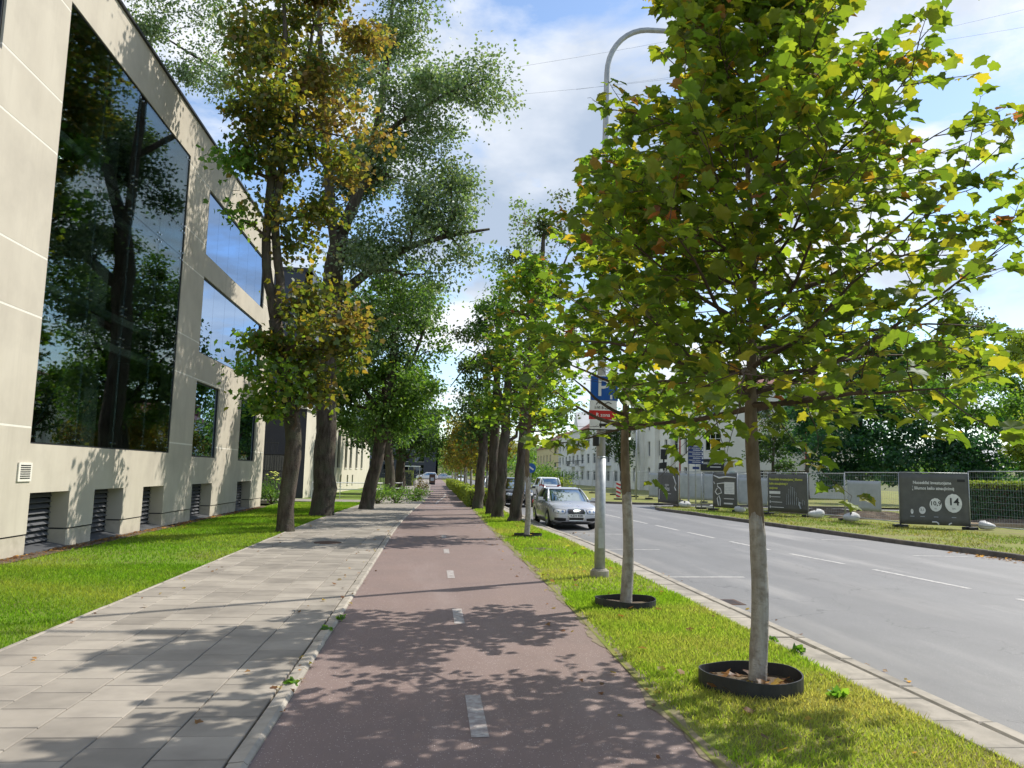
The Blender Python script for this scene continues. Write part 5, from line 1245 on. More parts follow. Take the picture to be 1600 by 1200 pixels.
# second line of fence with pale sheets deeper in the site
for i, (pa, Ya, pb, Yb, bn_) in enumerate([(1062, 56, 1100, 54, 1), (1100, 54, 1140, 52, 1), (1140, 52, 1172, 51, 1), (1014, 60, 1040, 58, 1), (925, 75, 958, 70, 0), (958, 70, 992, 65, 0), (992, 65, 1014, 60, 0), (880, 84, 905, 80, 0), (905, 80, 925, 75, 0)]):
    lb = ['pale sheeted fence panel behind the blue street signs', 'pale sheeted fence panel below the shop awning', 'pale sheeted fence panel ending at the white house corner', 'pale sheeted fence panel by the tall post', 'see-through fence panel right of the silver saloon', 'see-through fence panel behind the striped board', 'last see-through fence panel before the pale sheets', 'distant fence panel behind the white hatchback', 'distant fence panel above the saloon roof'][i]
    fence_panel(post_at(pa, Ya), post_at(pb, Yb), lb, banner=(.02, .98, .1, 2.0, MT['sheet']) if bn_ else None, group='second line of fence')
for (px, Y, lb, s) in [(1070, 44.6, 'white sandbag at the foot of the corner banner', 1.1), (1110, 42.9, 'small crumpled white bag under the blue signs', .7), (1156, 39.6, 'white sandbag beside the nearest trunk', .9), (1275, 35.4, 'white sandbag under the open panel', 1.2), (1330, 32.9, 'white sandbag at the foot of the pale sheet', 1.15), (1542, 28.6, 'grey-white bag beside the numbered banner', 1.0)]:
    p = post_at(px, Y); m = MB(); n = 12; V = []; F = []
    for i in range(7):
        a = math.pi * i / 6
        for k in range(n): t = 2 * math.pi * k / n; V.append((s * .34 * max(0.02, math.sin(a)) ** .55 * math.cos(t) * (1 + .1 * math.sin(3 * t + i)), s * .2 * max(0.02, math.sin(a)) ** .55 * math.sin(t), s * (.14 - .15 * math.copysign(abs(math.cos(a)) ** .7, math.cos(a))) * (1 + .2 * math.sin(t + 1.3 * s * 9) * (i > 2))))
    for i in range(6):
        for k in range(n): F.append((i * n + k, i * n + (k + 1) % n, (i + 1) * n + (k + 1) % n, (i + 1) * n + k))
    m.add(V, F); o = m.build('sandbag', MT['bag'], smooth=True); o.location = (p[0], p[1], .03); tag(o, lb, 'bag', 'bags along the fence')
# earth heaps behind the fence
for (px, Y, w, d, h, lb) in [(1365, 36, 2.2, 1.2, .38, 'heap of brown earth behind the pale sheet'), (1290, 40, 2.4, 1.3, .3, 'low brown earth heap behind the open panel'), (1570, 32, 2.6, .9, .3, 'brown earth bank in front of the clipped hedge')]:
    p = post_at(px, Y); V, F = [], []; n = 18
    for j in range(6):
        for k in range(n): t = 2 * math.pi * k / n; r = 1 - j / 5.5; V.append((w * r * math.cos(t) * (1 + .15 * math.sin(2.3 * k)), d * r * math.sin(t) * (1 + .15 * math.cos(1.7 * k)), h * (1 - r * r) + .05 * math.sin(k * 2.1 + j) - .03))
    for j in range(5):
        for k in range(n): F.append((j * n + k, j * n + (k + 1) % n, (j + 1) * n + (k + 1) % n, (j + 1) * n + k))
    F.append(tuple(5 * n + k for k in range(n))); m = MB(); m.add(V, F); o = m.build('earth_heap', MT['soil'], smooth=False); o.location = p; tag(o, lb, 'earth heap', 'earth heaps in the site')
m = MB(); p = post_at(1590, 31); m.box(p[0] - 2.4, p[0] + 3, p[1] - .2, p[1] + .6, -.02, .14); tag(m.build('paving_edge', MT['wood'], bevel=.02), 'pale low paving edge behind the open fence panel', 'edging')

# street name signs, posts, bollard board
p = post_at(1087, 44.0); st = empty('street_sign', p); tag(st, 'navy street direction signs stacked on a thin post', 'sign')
m = MB(); m.cyl((0, 0, -.05), .04, 3.75, 10); m.build('post', MT['galv'], st, smooth=True)
for k in range(5):
    z = 3.62 - k * .235; m = MB(); m.box(-.46, .46, -.06, -.045, z - .105, z + .105); bl = m.build('blade', MT['navy_sign'], st)
    m = MB(); m.box(-.22 + .05 * (k % 2), .28, -.0625, -.0605, z - .012, z + .022); m.build('print_bar', WH, bl)
    m = MB(); m.box(.36, .44, -.0625, -.0605, z - .04, z + .06); m.build('print_bar', WH, bl)
m = MB(); m.box(-.2, .2, -.07, -.05, 2.27, 2.42); m.build('small_sign', MT['navy_sign'], st)
for (px, Y, h, lb, arm) in [(1076, 50, 7.1, 'slim grey pole with a short arm beside the navy signs', 1), (994, 58, 6.6, 'slim grey pole left of the white house', 1)]:
    p = post_at(px, Y); o = empty('pole', p); tag(o, lb, 'pole', 'slim poles by the site'); m = MB(); m.cyl((0, 0, -.05), .06, h, 8, .045); m.build('shaft', MT['galv'], o, smooth=True); m = MB(); m.tube([(0, 0, h - .15), (.5, 0, h - .12)], .02, 5); m.build('arm', MT['galv'], o)
p = post_at(1062.5, 60); m = MB(); m.cyl((0, 0, -.1), .07, 9.0, 10, .06); o = m.build('red_pole', MT['car_red'], smooth=True); o.location = p; tag(o, 'tall dark red pole in front of the white house', 'pole')
p = post_at(966, 57); o = empty('warning_board', p); tag(o, 'red and white striped warning board on the corner grass', 'warning board')
m = MB(); m.box(-.17, .17, -.02, .02, .15, 1.35); m.build('board', WH, o)
for k in range(4):
    z = .25 + k * .3; m = MB(); m.add([(-.17, -.024, z + .14), (-.17, -.024, z), (.17, -.024, z - .14 if k else .15), (.17, -.024, z + (0 if k else 0))], [(0, 1, 2, 3)]); m.build('stripe', MT['red'], o)
m = MB(); m.cyl((0, .05, -.05), .025, 1.4, 8); m.build('post', MT['galv'], o); m = MB(); m.box(-.3, .3, -.2, .2, -.02, .1); m.build('foot', MT['rubber'], o)
p = post_at(1037, 62); o = empty('traffic_signal', p); tag(o, 'dark signal head seen from behind above the corner banner', 'signal'); m = MB(); m.cyl((0, 0, -.1), .07, 3.4, 8); m.build('post', MT['dark_metal'], o); m = MB(); m.box(-.26, .26, -.15, .1, 3.2, 4.05); m.build('head', MT['trim'], o, bevel=.05)
m = MB(); m.obox((-.1, -.05, 2.7), (.3, 0, .05), (0, .12, 0), (.02, 0, .25)); m.build('bracket', MT['trim'], o)
p = post_at(829, 72); o = empty('direction_sign', p); tag(o, 'round blue arrow sign on a post behind the white hatchback', 'sign'); m = MB(); m.cyl((0, 0, -.1), .04, 2.4, 8); m.build('post', MT['galv'], o)
m = MB(); m.tube([(0, -.06, 2.3), (0, -.04, 2.3)], .45, 20); q = m.build('disc', MT['blue'], o); m = MB(); m.obox((0, -.07, 2.3), (.22, 0, -.15), (0, .004, 0), (.04, 0, .06)); m.build('arrow', WH, q)


# ------------------------------------------------------------------ houses
def facade(root, A, B, z0, z1, wins, mat, thick=.45, frame='white', name='wall', mull=2, reveal=.16):
    """wall from A to B (left to right seen from outside) with real openings; wins = (u0, u1, za, zb[, style])"""
    A, B = np.array(A, float), np.array(B, float); d = B - A; L = np.linalg.norm(d); u = d / L; n = np.array([u[1], -u[0]])
    o0 = np.array([root.location.x, root.location.y, root.location.z])
    def P(s, t, z): q = A + u * s - n * t; return (q[0] - o0[0], q[1] - o0[1], z - o0[2])
    def ob(mb, s0, s1, t0, t1, a, b):
        mb.add([P(s0, t0, a), P(s1, t0, a), P(s1, t1, a), P(s0, t1, a), P(s0, t0, b), P(s1, t0, b), P(s1, t1, b), P(s0, t1, b)], [(0, 3, 2, 1), (4, 5, 6, 7), (0, 1, 5, 4), (1, 2, 6, 5), (2, 3, 7, 6), (3, 0, 4, 7)])
    m = MB(); zc = sorted({z0, z1} | {z for w in wins for z in w[2:4]})
    for a, b in zip(zc[:-1], zc[1:]):
        mid = (a + b) / 2; cur = 0
        for w in sorted([w for w in wins if w[2] < mid < w[3]]):
            if w[0] > cur: ob(m, cur, w[0], 0, thick, a, b)
            cur = max(cur, w[1])
        if cur < L: ob(m, cur, L, 0, thick, a, b)
    m.build(name, mat, root)
    for w in wins:
        s0, s1, a, b = w[:4]; f = MB(); t = .06
        ob(f, s0, s0 + t, reveal, reveal + .08, a, b); ob(f, s1 - t, s1, reveal, reveal + .08, a, b); ob(f, s0 + t, s1 - t, reveal, reveal + .08, a, a + t); ob(f, s0 + t, s1 - t, reveal, reveal + .08, b - t, b)
        k = w[4] if len(w) > 4 else mull
        for i in range(1, k): c = s0 + (s1 - s0) * i / k; ob(f, c - .03, c + .03, reveal, reveal + .07, a + t, b - t)
        if k > 1: ob(f, s0 + t, s1 - t, reveal + .002, reveal + .068, a + (b - a) * .68, a + (b - a) * .68 + .05)
        wo = f.build('window', MT[frame], root); p = MB(); ob(p, s0 + t, s1 - t, reveal + .03, reveal + .045, a + t, b - t); p.build('pane', MT['pane'], wo)
        bk = MB(); ob(bk, s0 - .1, s1 + .1, thick + .02, thick + .05, a - .1, b + .1); bk.build('room_backing', MT['interior'], wo)
        if a > .4: s = MB(); ob(s, s0 - .05, s1 + .05, -.07, reveal - .002, a - .06, a - .002); s.build('sill', MT['joint'], wo)
    return P, ob, L


def gable_roof(root, pts, zr, rise, mat):
    o0 = root.location; c = np.mean(np.array(pts), axis=0); m = MB(); V = [(p[0] + (p[0] - c[0]) * .04 - o0.x, p[1] + (p[1] - c[1]) * .04 - o0.y, zr - o0.z) for p in pts]; n = len(pts)
    V += [(c[0] + (p[0] - c[0]) * .35 - o0.x, c[1] + (p[1] - c[1]) * .35 - o0.y, zr + rise - o0.z) for p in pts]
    m.add(V, [(i, (i + 1) % n, n + (i + 1) % n, n + i) for i in range(n)] + [tuple(range(n, 2 * n))]); return m.build('roof', mat, root)


c1, c2, c3, c4 = post_at(985, 104)[:2], post_at(1085, 80)[:2], post_at(1149, 78)[:2], post_at(1352, 72)[:2]
wh = empty('white_house', (c2[0], c2[1], 0)); tag(wh, 'large white corner house with an awninged shop behind the fence', 'building')
L1 = np.linalg.norm(c2 - c1); cols = np.linspace(1.2, L1 - 3.2, 7); wins = []
for i, s in enumerate(cols):
    w_ = 1.5 if i in (3, 5) else 1.0
    for (a, b) in ((1.0, 2.9), (4.3, 6.2), (7.6, 9.4)): wins.append((s, s + w_, a, b, 2 if w_ > 1.2 else 1))
P, ob, _ = facade(wh, c1, c2, -.1, 11.6, wins, MT['house_white'])
for s in (L1 * .25, L1 * .5, L1 * .74): m = MB(); ob(m, s - .25, s + .25, -.55, -.002, -.1, 11.5); m.build('pilaster', MT['house_white'], wh)
L2 = np.linalg.norm(c3 - c2); P, ob, _ = facade(wh, c2, c3, -.1, 11.6, [(1.15, 2.75, 4.65, 6.5, 3), (1.15, 2.75, 8.0, 9.8, 3), (.75, 3.05, .1, 2.5, 1)], MT['house_white'], frame='white')
m = MB(); ob(m, .72, 3.1, -.35, -.01, 2.55, 3.75); aw = m.build('awning', MT['dark_metal'], wh)
u2 = (c3 - c2) / L2; q = P(1.9, -.36, 3.3); lettering('GIANLUCA DEMARCO', .33, q, (u2[0], u2[1], 0), (0, 0, 1), MT['white'], aw, bold=.006, sx=.60)
m = MB(); ob(m, 1.7, 2.8, -.36, -.352, 2.88, 2.97); m.build('print_bar', MT['white'], aw)
m = MB(); ob(m, 3.55, 4.15, -.05, -.01, 2.0, 2.55); pl = m.build('house_number', MT['sage'], wh); q = P(3.85, -.055, 2.28); lettering('2', .45, q, (u2[0], u2[1], 0), (0, 0, 1), MT['navy_sign'], pl)
L3 = np.linalg.norm(c4 - c3); wins = [(s, s + 1.7, a, b) for s in (2.0, 5.2, 8.6, 11.2) for a, b in ((.9, 2.7), (4.5, 6.3), (8.0, 9.8)) if s + 2 < L3]
P, ob, _ = facade(wh, c3, c4, -.1, 11.6, wins, MT['house_white']); m = MB(); ob(m, 6.9, 7.05, -.12, -.01, 0, 11.5); m.build('drainpipe', MT['red'], wh)
gable_roof(wh, [c1, c2, c3, c4, c4 + np.array([3, 25]), c1 + np.array([22, 8])], 11.6, 1.7, MT['roof_red'])

g1, g2, g3 = post_at(872, 166)[:2], post_at(905, 134)[:2], post_at(968, 108)[:2]
gh = empty('grey_house', (g2[0], g2[1], 0)); tag(gh, 'long pale grey apartment row with small iron balconies', 'building')
for (A, B, cc, zt) in ((g1, g2, 6, 9.6), (g2, g3, 6, 9.2)):
    L = np.linalg.norm(B - A); sp = L / cc; wins = [(i * sp + sp * .28, i * sp + sp * .72, a, b, 2) for i in range(cc) for a, b in ((.9, 2.5), (3.7, 5.3), (6.6, 8.2))]
    P, ob, _ = facade(gh, A, B, -.1, zt, wins, MT['house_grey'], mull=2)
    for i in range(0, cc, 2):
        for z in (3.3, 6.2):
            if (i + int(z)) % 3 == 2: continue
            m = MB(); s0, s1 = i * sp + sp * .12, i * sp + sp * .9; ob(m, s0, s1, -1.0, -.01, z - .14, z); bal = m.build('balcony', MT['house_grey'], gh); r = MB()
            ob(r, s0, s1, -1.0, -.96, z + .9, z + .96); ob(r, s0, s0 + .05, -.96, -.02, z + .9, z + .96); ob(r, s1 - .05, s1, -.96, -.02, z + .9, z + .96)
            for s in np.arange(s0, s1, .28): ob(r, s, s + .03, -.99, -.965, z + .002, z + .9)
            r.build('railing', MT['dark_metal'], bal)
off = np.array([13, 5.0]); gable_roof(gh, [g1, g2, g3, g3 + off, g2 + off, g1 + off], 9.55, 3.0, MT['roof_red'])
m = MB(); q0 = g2 - np.array([0, 0]); ug = (g2 - g1) / np.linalg.norm(g2 - g1); e0, e1 = g2 - ug * 9, g2 - ug * 1.0; bx_ = [(e0[0] - .1 - g2[0], e0[1] - g2[1]), (e1[0] - .1 - g2[0], e1[1] - g2[1])]
m.add([(bx_[0][0], bx_[0][1], 9.5), (bx_[1][0], bx_[1][1], 9.5), ((bx_[0][0] + bx_[1][0]) / 2, (bx_[0][1] + bx_[1][1]) / 2, 13.2), (bx_[0][0] + 4, bx_[0][1], 9.5), (bx_[1][0] + 4, bx_[1][1], 9.5), ((bx_[0][0] + bx_[1][0]) / 2 + 4, (bx_[0][1] + bx_[1][1]) / 2, 13.2)], [(0, 1, 2), (3, 5, 4), (0, 2, 5, 3), (1, 4, 5, 2)]); m.build('gable', MT['house_grey'], gh)
for s in (.15, .55): cq = g1 * (1 - s) + g2 * s + np.array([5, 2.0]) - g2; m = MB(); m.box(cq[0] - .8, cq[0] + .8, cq[1] - .8, cq[1] + .8, 10, 14); m.build('chimney', MT['roof_red'], gh)
y1, y2 = post_at(838, 205)[:2], post_at(871, 172)[:2]; yh = empty('yellow_house', (y2[0], y2[1], 0)); tag(yh, 'cream yellow house with red roof beyond the grey row', 'building')
facade(yh, y1, y2, -.1, 8.0, [(i * 5 + 1.5, i * 5 + 3.2, a, b) for i in range(5) for a, b in ((1, 3), (4.4, 6.4))], MT['house_yellow']); gable_roof(yh, [y1, y2, y2 + off, y1 + off], 8.0, 4, MT['roof_red'])

# left side, beyond the office
pw = empty('pale_annex', (-7.8, 48, 0)); tag(pw, 'low pale building with tall narrow windows behind the poplar trunk', 'building')
facade(pw, (-7.8, 48.5), (-6.7, 84), -.1, 5.4, [(s, s + 1.5, 1.9, 4.9, 1) for s in (4.5, 8.2, 10.6, 13.0, 17.0, 20, 24, 28)] + [(s, s + .9, .5, 1.3, 1) for s in (6.0, 10.0, 14.8, 18.8, 22)], MT['pale_wall'], frame='dark_metal')
facade(pw, (-16, 48.2), (-7.8, 48.5), -.1, 5.4, [(5.4, 7.4, .05, 2.6, 1)], MT['navy_wall'], frame='dark_metal', name='entrance_wall'); m = MB(); m.add([(-8.5, -.1, 5.4), (.1, -.1, 5.4), (1.2, 36, 5.4), (-8.5, 36, 5.4), (-8.5, -.1, 5.6), (.1, -.1, 5.6), (1.2, 36, 5.6), (-8.5, 36, 5.6)], [(4, 5, 6, 7), (0, 1, 5, 4), (1, 2, 6, 5)]); m.build('roof', MT['joint'], pw)
nv = empty('navy_block', (-11, 62, 0)); tag(nv, 'tall navy clad block rising behind the beige building', 'building')
facade(nv, (-22, 56), (-9.2, 56), -.1, 16.0, [(s, s + 2.4, a, a + 2.0, 2) for s in (1, 4.4, 7.8) for a in (6.2, 9.4, 12.6)], MT['navy_wall'], frame='dark_metal'); facade(nv, (-9.2, 56), (-9.2, 80), -.1, 16.0, [(s, s + 3, a, a + 2, 2) for s in (1, 6, 11, 16) for a in (6.2, 9.4, 12.6)], MT['navy_wall'], frame='dark_metal')
m = MB(); m.box(-11, 1.85, -6.05, 18, 16.01, 16.3); m.build('roof', MT['dark_metal'], nv)
gt = empty('iron_gate', (-8.2, 42, -.05)); tag(gt, 'tall black iron gate beside the corner of the beige building', 'gate')
for k in range(26): m = MB(); m.cyl((-k * .16, 0, 0), .014, 3.3 + .25 * math.sin(math.pi * k / 25), 6); m.build('bar', MT['dark_metal'], gt)
for z in (.2, 1.6, 3.15): m = MB(); m.tube([(.05, 0, z), (-4.05, 0, z)], .025, 6); m.build('rail', MT['dark_metal'], gt)
m = MB(); m.box(-1.2, -.95, -.04, -.02, 1.55, 1.95); m.build('notice', MT['white'], gt)
ra = empty('ramp_railing', (-7.2, 48.0, 0)); tag(ra, 'pale metal ramp railing beside the annex', 'railing')
for z in (.55, .95): m = MB(); m.tube([(0, 0, z), (3.2, 1.5, z), (5.0, 12, z - .1)], .03, 6); m.build('rail', MT['white'], ra)
for (x, y) in ((0, 0), (1.6, .75), (3.2, 1.5), (3.8, 5), (4.4, 8.5), (5.0, 12)): m = MB(); m.cyl((x, y, -.1), .025, 1.05, 6); m.build('post', MT['white'], ra)
p = onz(611, 771); fp = empty('flagpole', p); tag(fp, 'thin white flagpole with a furled dark blue flag', 'flagpole'); m = MB(); m.cyl((0, 0, -.1), .045, 6.2, 8, .03); m.build('pole', MT['galv'], fp, smooth=True)
m = MB(); m.tube([(-.06, 0, 5.5), (-.16, .02, 5.1), (-.12, 0, 4.6), (-.18, .02, 4.2)], [.03, .11, .13, .05], 7); m.build('flag', MT['flag'], fp, smooth=True)
p = onz(675, 757); ks = empty('advert_pillar', p); ks.scale = (.62, .62, .62); tag(ks, 'small advert stand with a reddish poster at the end of the path', 'advert stand'); m = MB(); m.box(-.65, .65, -.2, .2, 0, 2.1); m.build('case', MT['dark_metal'], ks, bevel=.03); m = MB(); m.box(-.55, .55, -.215, -.203, .35, 2.0); m.build('poster', MT['rust'], ks); m = MB(); m.box(-.35, .4, -.225, -.217, .8, 1.5); m.build('poster_patch', MT['sheet'], ks)
m = MB(); m.box(-.7, .7, -.25, .25, 2.1, 2.25); m.build('top', MT['rust'], ks)
fn = empty('navy_fence', (-6.5, 88, 0)); tag(fn, 'dark metal fence beyond the trees at the end of the lawn', 'fence')
for k in range(30): m = MB(); m.box(k * .16 - .05, k * .16 + .05, -.02, .02, .1, 1.9); m.build('slat', MT['navy_wall'], fn)
for k in range(4): m = MB(); m.box(k * 1.55 - .04, k * 1.55 + .04, .02, .1, -.1, 2.0); m.build('post', MT['dark_metal'], fn)
tw = empty('dark_tower', (-6, 190, 0)); tag(tw, 'dark glass office tower at the far end of the path', 'building')
facade(tw, (-20, 190), (1.4, 190), -.2, 17, [(s, s + 2.6, a, a + 2.2, 1) for s in (1, 4.6, 8.2, 11.8, 15.4) for a in (1, 4, 7, 10, 13)], MT['navy_wall'], frame='dark_metal'); facade(tw, (1.4, 190), (1.4, 215), -.2, 17, [(s, s + 4, a, a + 2.2, 2) for s in (1, 7, 13, 19) for a in (4, 7, 10, 13)], MT['navy_wall'], frame='dark_metal')
bt = empty('bus_shelter', (-3.6, 120, 0)); tag(bt, 'small pale glazed shelter near the dark tower', 'shelter')
m = MB(); m.box(-1.8, 1.8, -.7, .7, 2.4, 2.55); m.build('roof', MT['white'], bt)
for x in (-1.7, 0, 1.7): m = MB(); m.box(x - .05, x + .05, .5, .6, -.2, 2.4); m.build('post', MT['steel'], bt)


# ------------------------------------------------------------------ hedges, shrubs, trees across the road
def hedge(name, label, x0, x1, y0, y1, h, tone, leaf=.07, dens=900, group=None, top=None, z=0.0):
    root = empty(name, ((x0 + x1) / 2, (y0 + y1) / 2, z)); tag(root, label, 'hedge', group); w, l = (x1 - x0) / 2, (y1 - y0) / 2
    m = MB(); m.box(-w + .1, w - .1, -l + .1, l - .1, -.05, h - .1); m.build('core', MT['twig'], root)
    A = [2 * w * 2 * l, 2 * w * h, 2 * w * h, 2 * l * h, 2 * l * h]; P = []; N = []; T_ = []
    for i, a in enumerate(A):
        n = int(a * dens); s, t = rng.uniform(-1, 1, n), rng.uniform(0, 1, n); dp = np.abs(rng.normal(size=n)) * .06 - .03
        if i == 0: q = np.column_stack([s * w, (2 * t - 1) * l, h - dp + .03 * np.sin(s * 9 + t * 17)]); nn = (0, 0, 1)
        elif i < 3: sg = -1 if i == 1 else 1; q = np.column_stack([s * w, sg * (l - dp), t * h]); nn = (0, sg, .3)
        else: sg = -1 if i == 3 else 1; q = np.column_stack([sg * (w - dp), s * l, t * h]); nn = (sg, 0, .3)
        P.append(q); N.append(np.array(nn) + rand_dir(n) * .7); T_ += [top if (top and i == 0) else tone] * 1; T_[-1] = (T_[-1], n)
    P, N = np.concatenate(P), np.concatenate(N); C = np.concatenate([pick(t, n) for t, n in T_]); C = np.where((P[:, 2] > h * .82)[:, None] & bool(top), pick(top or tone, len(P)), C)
    link('foliage', leaves_mesh('foliage', P, N, rand_dir(len(P)) + np.array([0, 0, .3]), leaf * rng.uniform(.6, 1.4, len(P)), C, DIAMOND), MT['leaf_far'], root)
    return root


for i, (x0, x1, y0, y1, lb) in enumerate([(1.95, 3.1, 40.6, 47, 'yellow-green clipped hedge block nearest the old trunks'), (1.95, 3.0, 49, 58, 'middle block of the clipped yellow-green hedge'), (1.95, 2.9, 60, 74, 'third block of the clipped yellow-green hedge'), (1.9, 2.9, 77, 100, 'farthest block of the clipped hedge')]):
    hedge('hedge', lb, x0, x1, y0, y1, .85, 'lime', .09, 420 if i < 2 else 160, 'clipped hedge blocks on the verge')
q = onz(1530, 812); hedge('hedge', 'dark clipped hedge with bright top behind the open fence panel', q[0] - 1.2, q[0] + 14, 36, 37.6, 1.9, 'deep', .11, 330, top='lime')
hedge('hedge', 'bright square hedge left of the far path end', -4.3, -2.3, 92, 97, 1.7, 'lime', .16, 120)


def shrub(label, c, r, tone, leaf=.09, cover=1.8, group='shrubs', name='shrub'):
    c = np.array(c, float); root = empty(name, (c[0], c[1], 0)); tag(root, label, 'shrub', group); n = int(cover * math.pi * r[0] * r[2] / (.36 * leaf * leaf)); nc = 22
    cc = ball(nc, .5) * np.array(r) + np.array([0, 0, r[2]]); idx = rng.integers(nc, size=n); P = cc[idx] + rng.normal(size=(n, 3)) * np.array(r) * .22; P[:, 2] = np.abs(P[:, 2])
    m = MB()
    for q in cc[:12]: m.tube([(0, 0, -.05), q * .6, q], [.025, .015, .006], 4)
    m.build('stems', MT['twig'], root); link('foliage', leaves_mesh('foliage', P, rand_dir(n) + np.array([0, 0, .7]), rand_dir(n) - np.array([0, 0, .2]), leaf * rng.uniform(.6, 1.4, n), pick(tone, n), DIAMOND), MT['leaf_far'], root); return root


s = shrub('flowering shrub with yellow blooms at the corner of the beige building', (-8.0, 40.3, 0), (.85, .7, .62), 'green')
for k in range(14):
    m = MB(); c = np.array([.15 + rng.normal() * .22, rng.normal() * .3 - .3, 1.42 + rng.normal() * .1]); V = [tuple(c + .09 * np.array([math.cos(a), math.sin(a) * .7, .02 * math.sin(3 * a)])) for a in np.linspace(0, 2 * math.pi, 9)[:-1]] + [tuple(c + np.array([0, 0, .05]))]; m.add(V, [(i, (i + 1) % 8, 8) for i in range(8)]); m.build('bloom', MT['yellow_text'], s)
for (px, py, r, tone, lb) in [(620, 786, (.9, .7, .5), 'bright', 'green shrub under the ramp railing, left one'), (648, 783, (.8, .7, .45), 'green', 'low shrub at the end of the railing'), (590, 787, (.9, .7, .5), 'green', 'shrub behind the leaning trunk'), (656, 775, (.5, .5, .7), 'rust', 'reddish shrub by the flagpole foot')]:
    p = onz(px, py); shrub(lb, p, r, tone)
for (px, Y, r, tone, lb) in [(862, 98, (3.2, 2, 1.4), 'bright', 'bright bush in front of the grey row'), (838, 104, (2.6, 2, 1.9), 'green', 'green bush beyond the blue arrow sign'), (880, 92, (2.0, 1.5, .8), 'lime', 'low yellowish bush beside the fence')]:
    p = post_at(px, Y); shrub(lb, p, r, tone, .22)


def px_tree(label, Y, base, trunk_r, blobs, leaf, cover=1.5, clump=.6, group='trees beyond the fence', name='broadleaf_tree'):
    b = post_at(base, Y); tops = [q for q in blobs]; bl = pxblobs(Y, blobs); ctr = np.mean([q[0] for q in bl], axis=0); zl = min(q[0][2] - q[1][2] for q in bl)
    t1 = b * .5 + np.array([ctr[0], ctr[1], 0]) * .5; path = [(b, trunk_r), (np.array([b[0], b[1], max(1.2, zl * .7)]), trunk_r * .85), (np.array([(b[0] + ctr[0]) / 2, (b[1] + ctr[1]) / 2, (max(1.4, zl * .7) + ctr[2]) / 2]), trunk_r * .6), (ctr, trunk_r * .35)]
    return blob_tree(name, label, 'tree', group, [path], bl, leaf, cover=cover * 2.0, clump=clump, sides=7)


px_tree('deep green tree in the middle of the fence background', 44, 1345, .22, [(1330, 640, 62, 60, 'deep'), (1380, 690, 62, 60, 'deep', -1), (1300, 700, 48, 50, 'deep', -1), (1350, 590, 50, 40, 'dark'), (1400, 630, 50, 46, 'deep', 1), (1270, 650, 40, 40, 'deep', 2), (1330, 735, 70, 22, 'deep', -1), (1330, 560, 50, 40, 'dark', 1), (1400, 560, 50, 40, 'deep', 1), (1370, 520, 40, 30, 'dark', 1)], .22, 1.7)
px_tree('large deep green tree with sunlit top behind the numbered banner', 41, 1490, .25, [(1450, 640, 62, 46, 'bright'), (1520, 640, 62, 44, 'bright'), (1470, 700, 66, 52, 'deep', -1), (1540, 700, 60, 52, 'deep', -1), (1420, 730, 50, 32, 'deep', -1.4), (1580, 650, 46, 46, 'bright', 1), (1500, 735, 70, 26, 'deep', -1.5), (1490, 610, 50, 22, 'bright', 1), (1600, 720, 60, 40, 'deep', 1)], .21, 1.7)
px_tree('dark thin-leaved tree rising behind the green trees', 62, 1470, .3, [(1440, 560, 60, 44, 'thin'), (1500, 545, 50, 44, 'dark'), (1400, 590, 50, 40, 'dark'), (1520, 500, 36, 36, 'thin'), (1460, 600, 70, 40, 'dark'), (1550, 580, 50, 50, 'dark')], .26, 1.2, .8)
px_tree('pale yellow-green tree at the right edge', 52, 1610, .25, [(1590, 540, 46, 46, 'lime'), (1640, 560, 60, 60, 'lime'), (1580, 590, 40, 36, 'bright'), (1630, 620, 50, 40, 'bright')], .2, 1.5)
px_tree('bright yellow-green bushy tree cut by the right edge', 33, 1640, .14, [(1600, 690, 34, 46, 'lime'), (1640, 660, 50, 50, 'lime'), (1590, 720, 24, 24, 'bright'), (1650, 720, 50, 40, 'lime')], .15, 1.6, .4)
px_tree('dark feathery tree in front of the white house corner', 64, 1208, .22, [(1205, 690, 26, 26, 'dark'), (1195, 715, 22, 18, 'dark'), (1218, 725, 22, 18, 'dark', -1), (1225, 670, 26, 26, 'dark'), (1200, 660, 20, 24, 'thin')], .2, 1.3, .45)
px_tree('shaded tree left of the dark feathery one, above the house roof', 70, 1262, .22, [(1262, 640, 36, 40, 'deep'), (1290, 620, 40, 36, 'deep'), (1250, 690, 24, 26, 'deep')], .25, 1.4)
px_tree('dark tree filling the gap between the white house and the grey row', 100, 972, .3, [(965, 670, 24, 32, 'dark'), (975, 700, 20, 28, 'dark'), (950, 690, 18, 26, 'thin')], .3, 1.4, .9)
px_tree('small tree behind the blue arrow sign', 96, 822, .2, [(825, 735, 16, 20, 'green'), (812, 745, 14, 16, 'green')], .26, 1.5, .7)

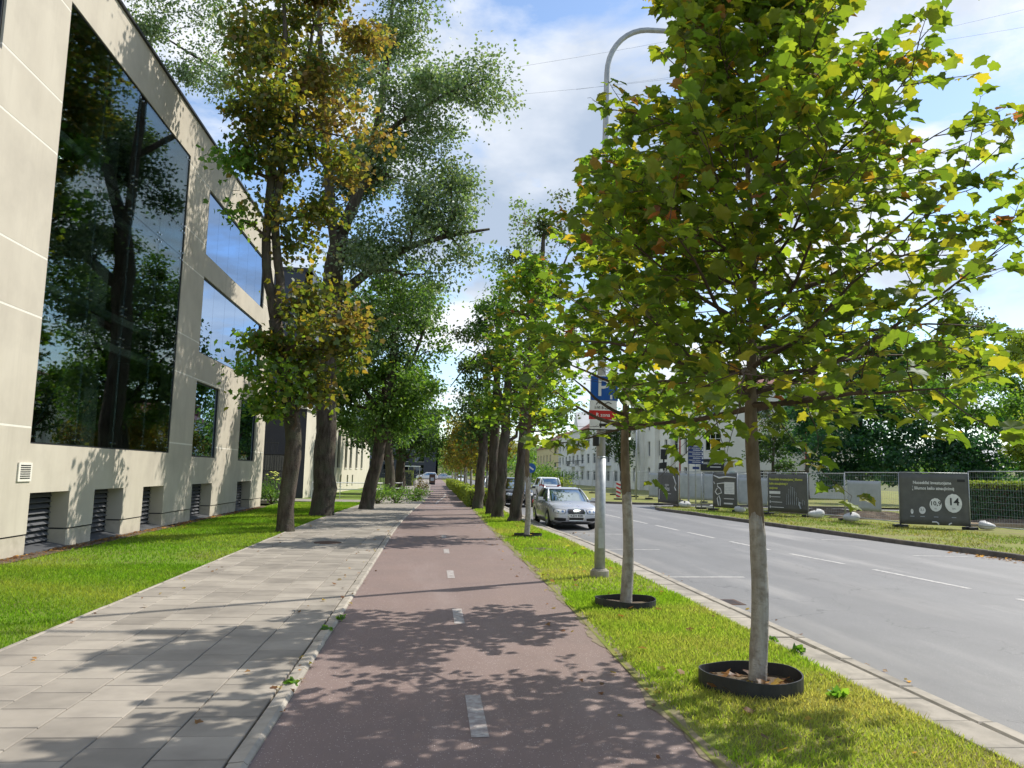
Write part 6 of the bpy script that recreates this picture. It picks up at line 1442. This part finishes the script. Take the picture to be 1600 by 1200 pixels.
# far backdrop at the end of the street: wooded hill
V, F = [], []; nx, ny = 60, 8
for j in range(ny + 1):
    for i in range(nx + 1):
        x = -420 + 1100 * i / nx; y = 420 + 260 * j / ny; t = j / ny; V.append((x, y, -1 + (20 + 8 * math.sin(x * .011) + 5 * math.sin(x * .031 + 1)) * math.sin(min(1, t * 1.4) * math.pi / 2)))
for j in range(ny):
    for i in range(nx): F.append((j * (nx + 1) + i, j * (nx + 1) + i + 1, (j + 1) * (nx + 1) + i + 1, (j + 1) * (nx + 1) + i))
m = MB(); m.add(V, F); tag(m.build('hill', MT['ground'], smooth=True), 'low green hill closing the street', kind='structure')
n = 42000; cx = rng.uniform(-200, 360, 420); cy = rng.uniform(395, 520, 420); cz = -1 + 19 * np.clip((cy - 420) / 120, 0, 1); idx = rng.integers(420, size=n)
P = np.column_stack([cx[idx], cy[idx], cz[idx] + 5]) + rng.normal(size=(n, 3)) * np.array([3.2, 3.2, 2.6]); P[:, 2] = np.maximum(P[:, 2], 0)
o = link('far_wood', leaves_mesh('far_wood', P, rand_dir(n) + np.array([0, 0, .7]), rand_dir(n), 1.5 * rng.uniform(.6, 1.4, n), pick('green', n), DIAMOND), MT['leaf_far']); tag(o, 'wooded slope closing the far end of the street', 'wood', kind='stuff')

# far street lamps and overhead wires
for (x, y, lb) in [(3.4, 76, 'distant street lamp rising above the golden maples'), (3.5, 118, 'second distant street lamp farther along the verge')]:
    o = empty('street_lamp', (x, y, 0)); tag(o, lb, 'street lamp', 'distant street lamps'); m = MB(); m.tube([(0, 0, -.1), (0, 0, 9.6), (.25, 0, 10.2), (.8, 0, 10.4), (2.2, 0, 10.4)], [.1, .07, .06, .055, .05], 8); m.build('post', MT['galv'], o, smooth=True); m = MB(); m.box(2.0, 2.7, -.15, .15, 10.35, 10.47); m.build('lamp_head', MT['galv'], o)
for (a, b, lb) in [((560, 142, 32), (1720, -85, 26), 'upper overhead wire crossing the street'), ((560, 168, 33), (1720, 22, 27), 'lower overhead wire crossing the street'), ((900, 140, 36), (1720, -14, 30), 'faint overhead wire at the upper right')]:
    p, q = at(*a), at(*b); m = MB(); m.tube([p * (1 - t) + q * t - np.array([0, 0, .5 * math.sin(math.pi * t)]) for t in np.linspace(0, 1, 14)], .004, 4); tag(m.build('overhead_wire', MT['louvre']), lb, 'wire', 'overhead wires')
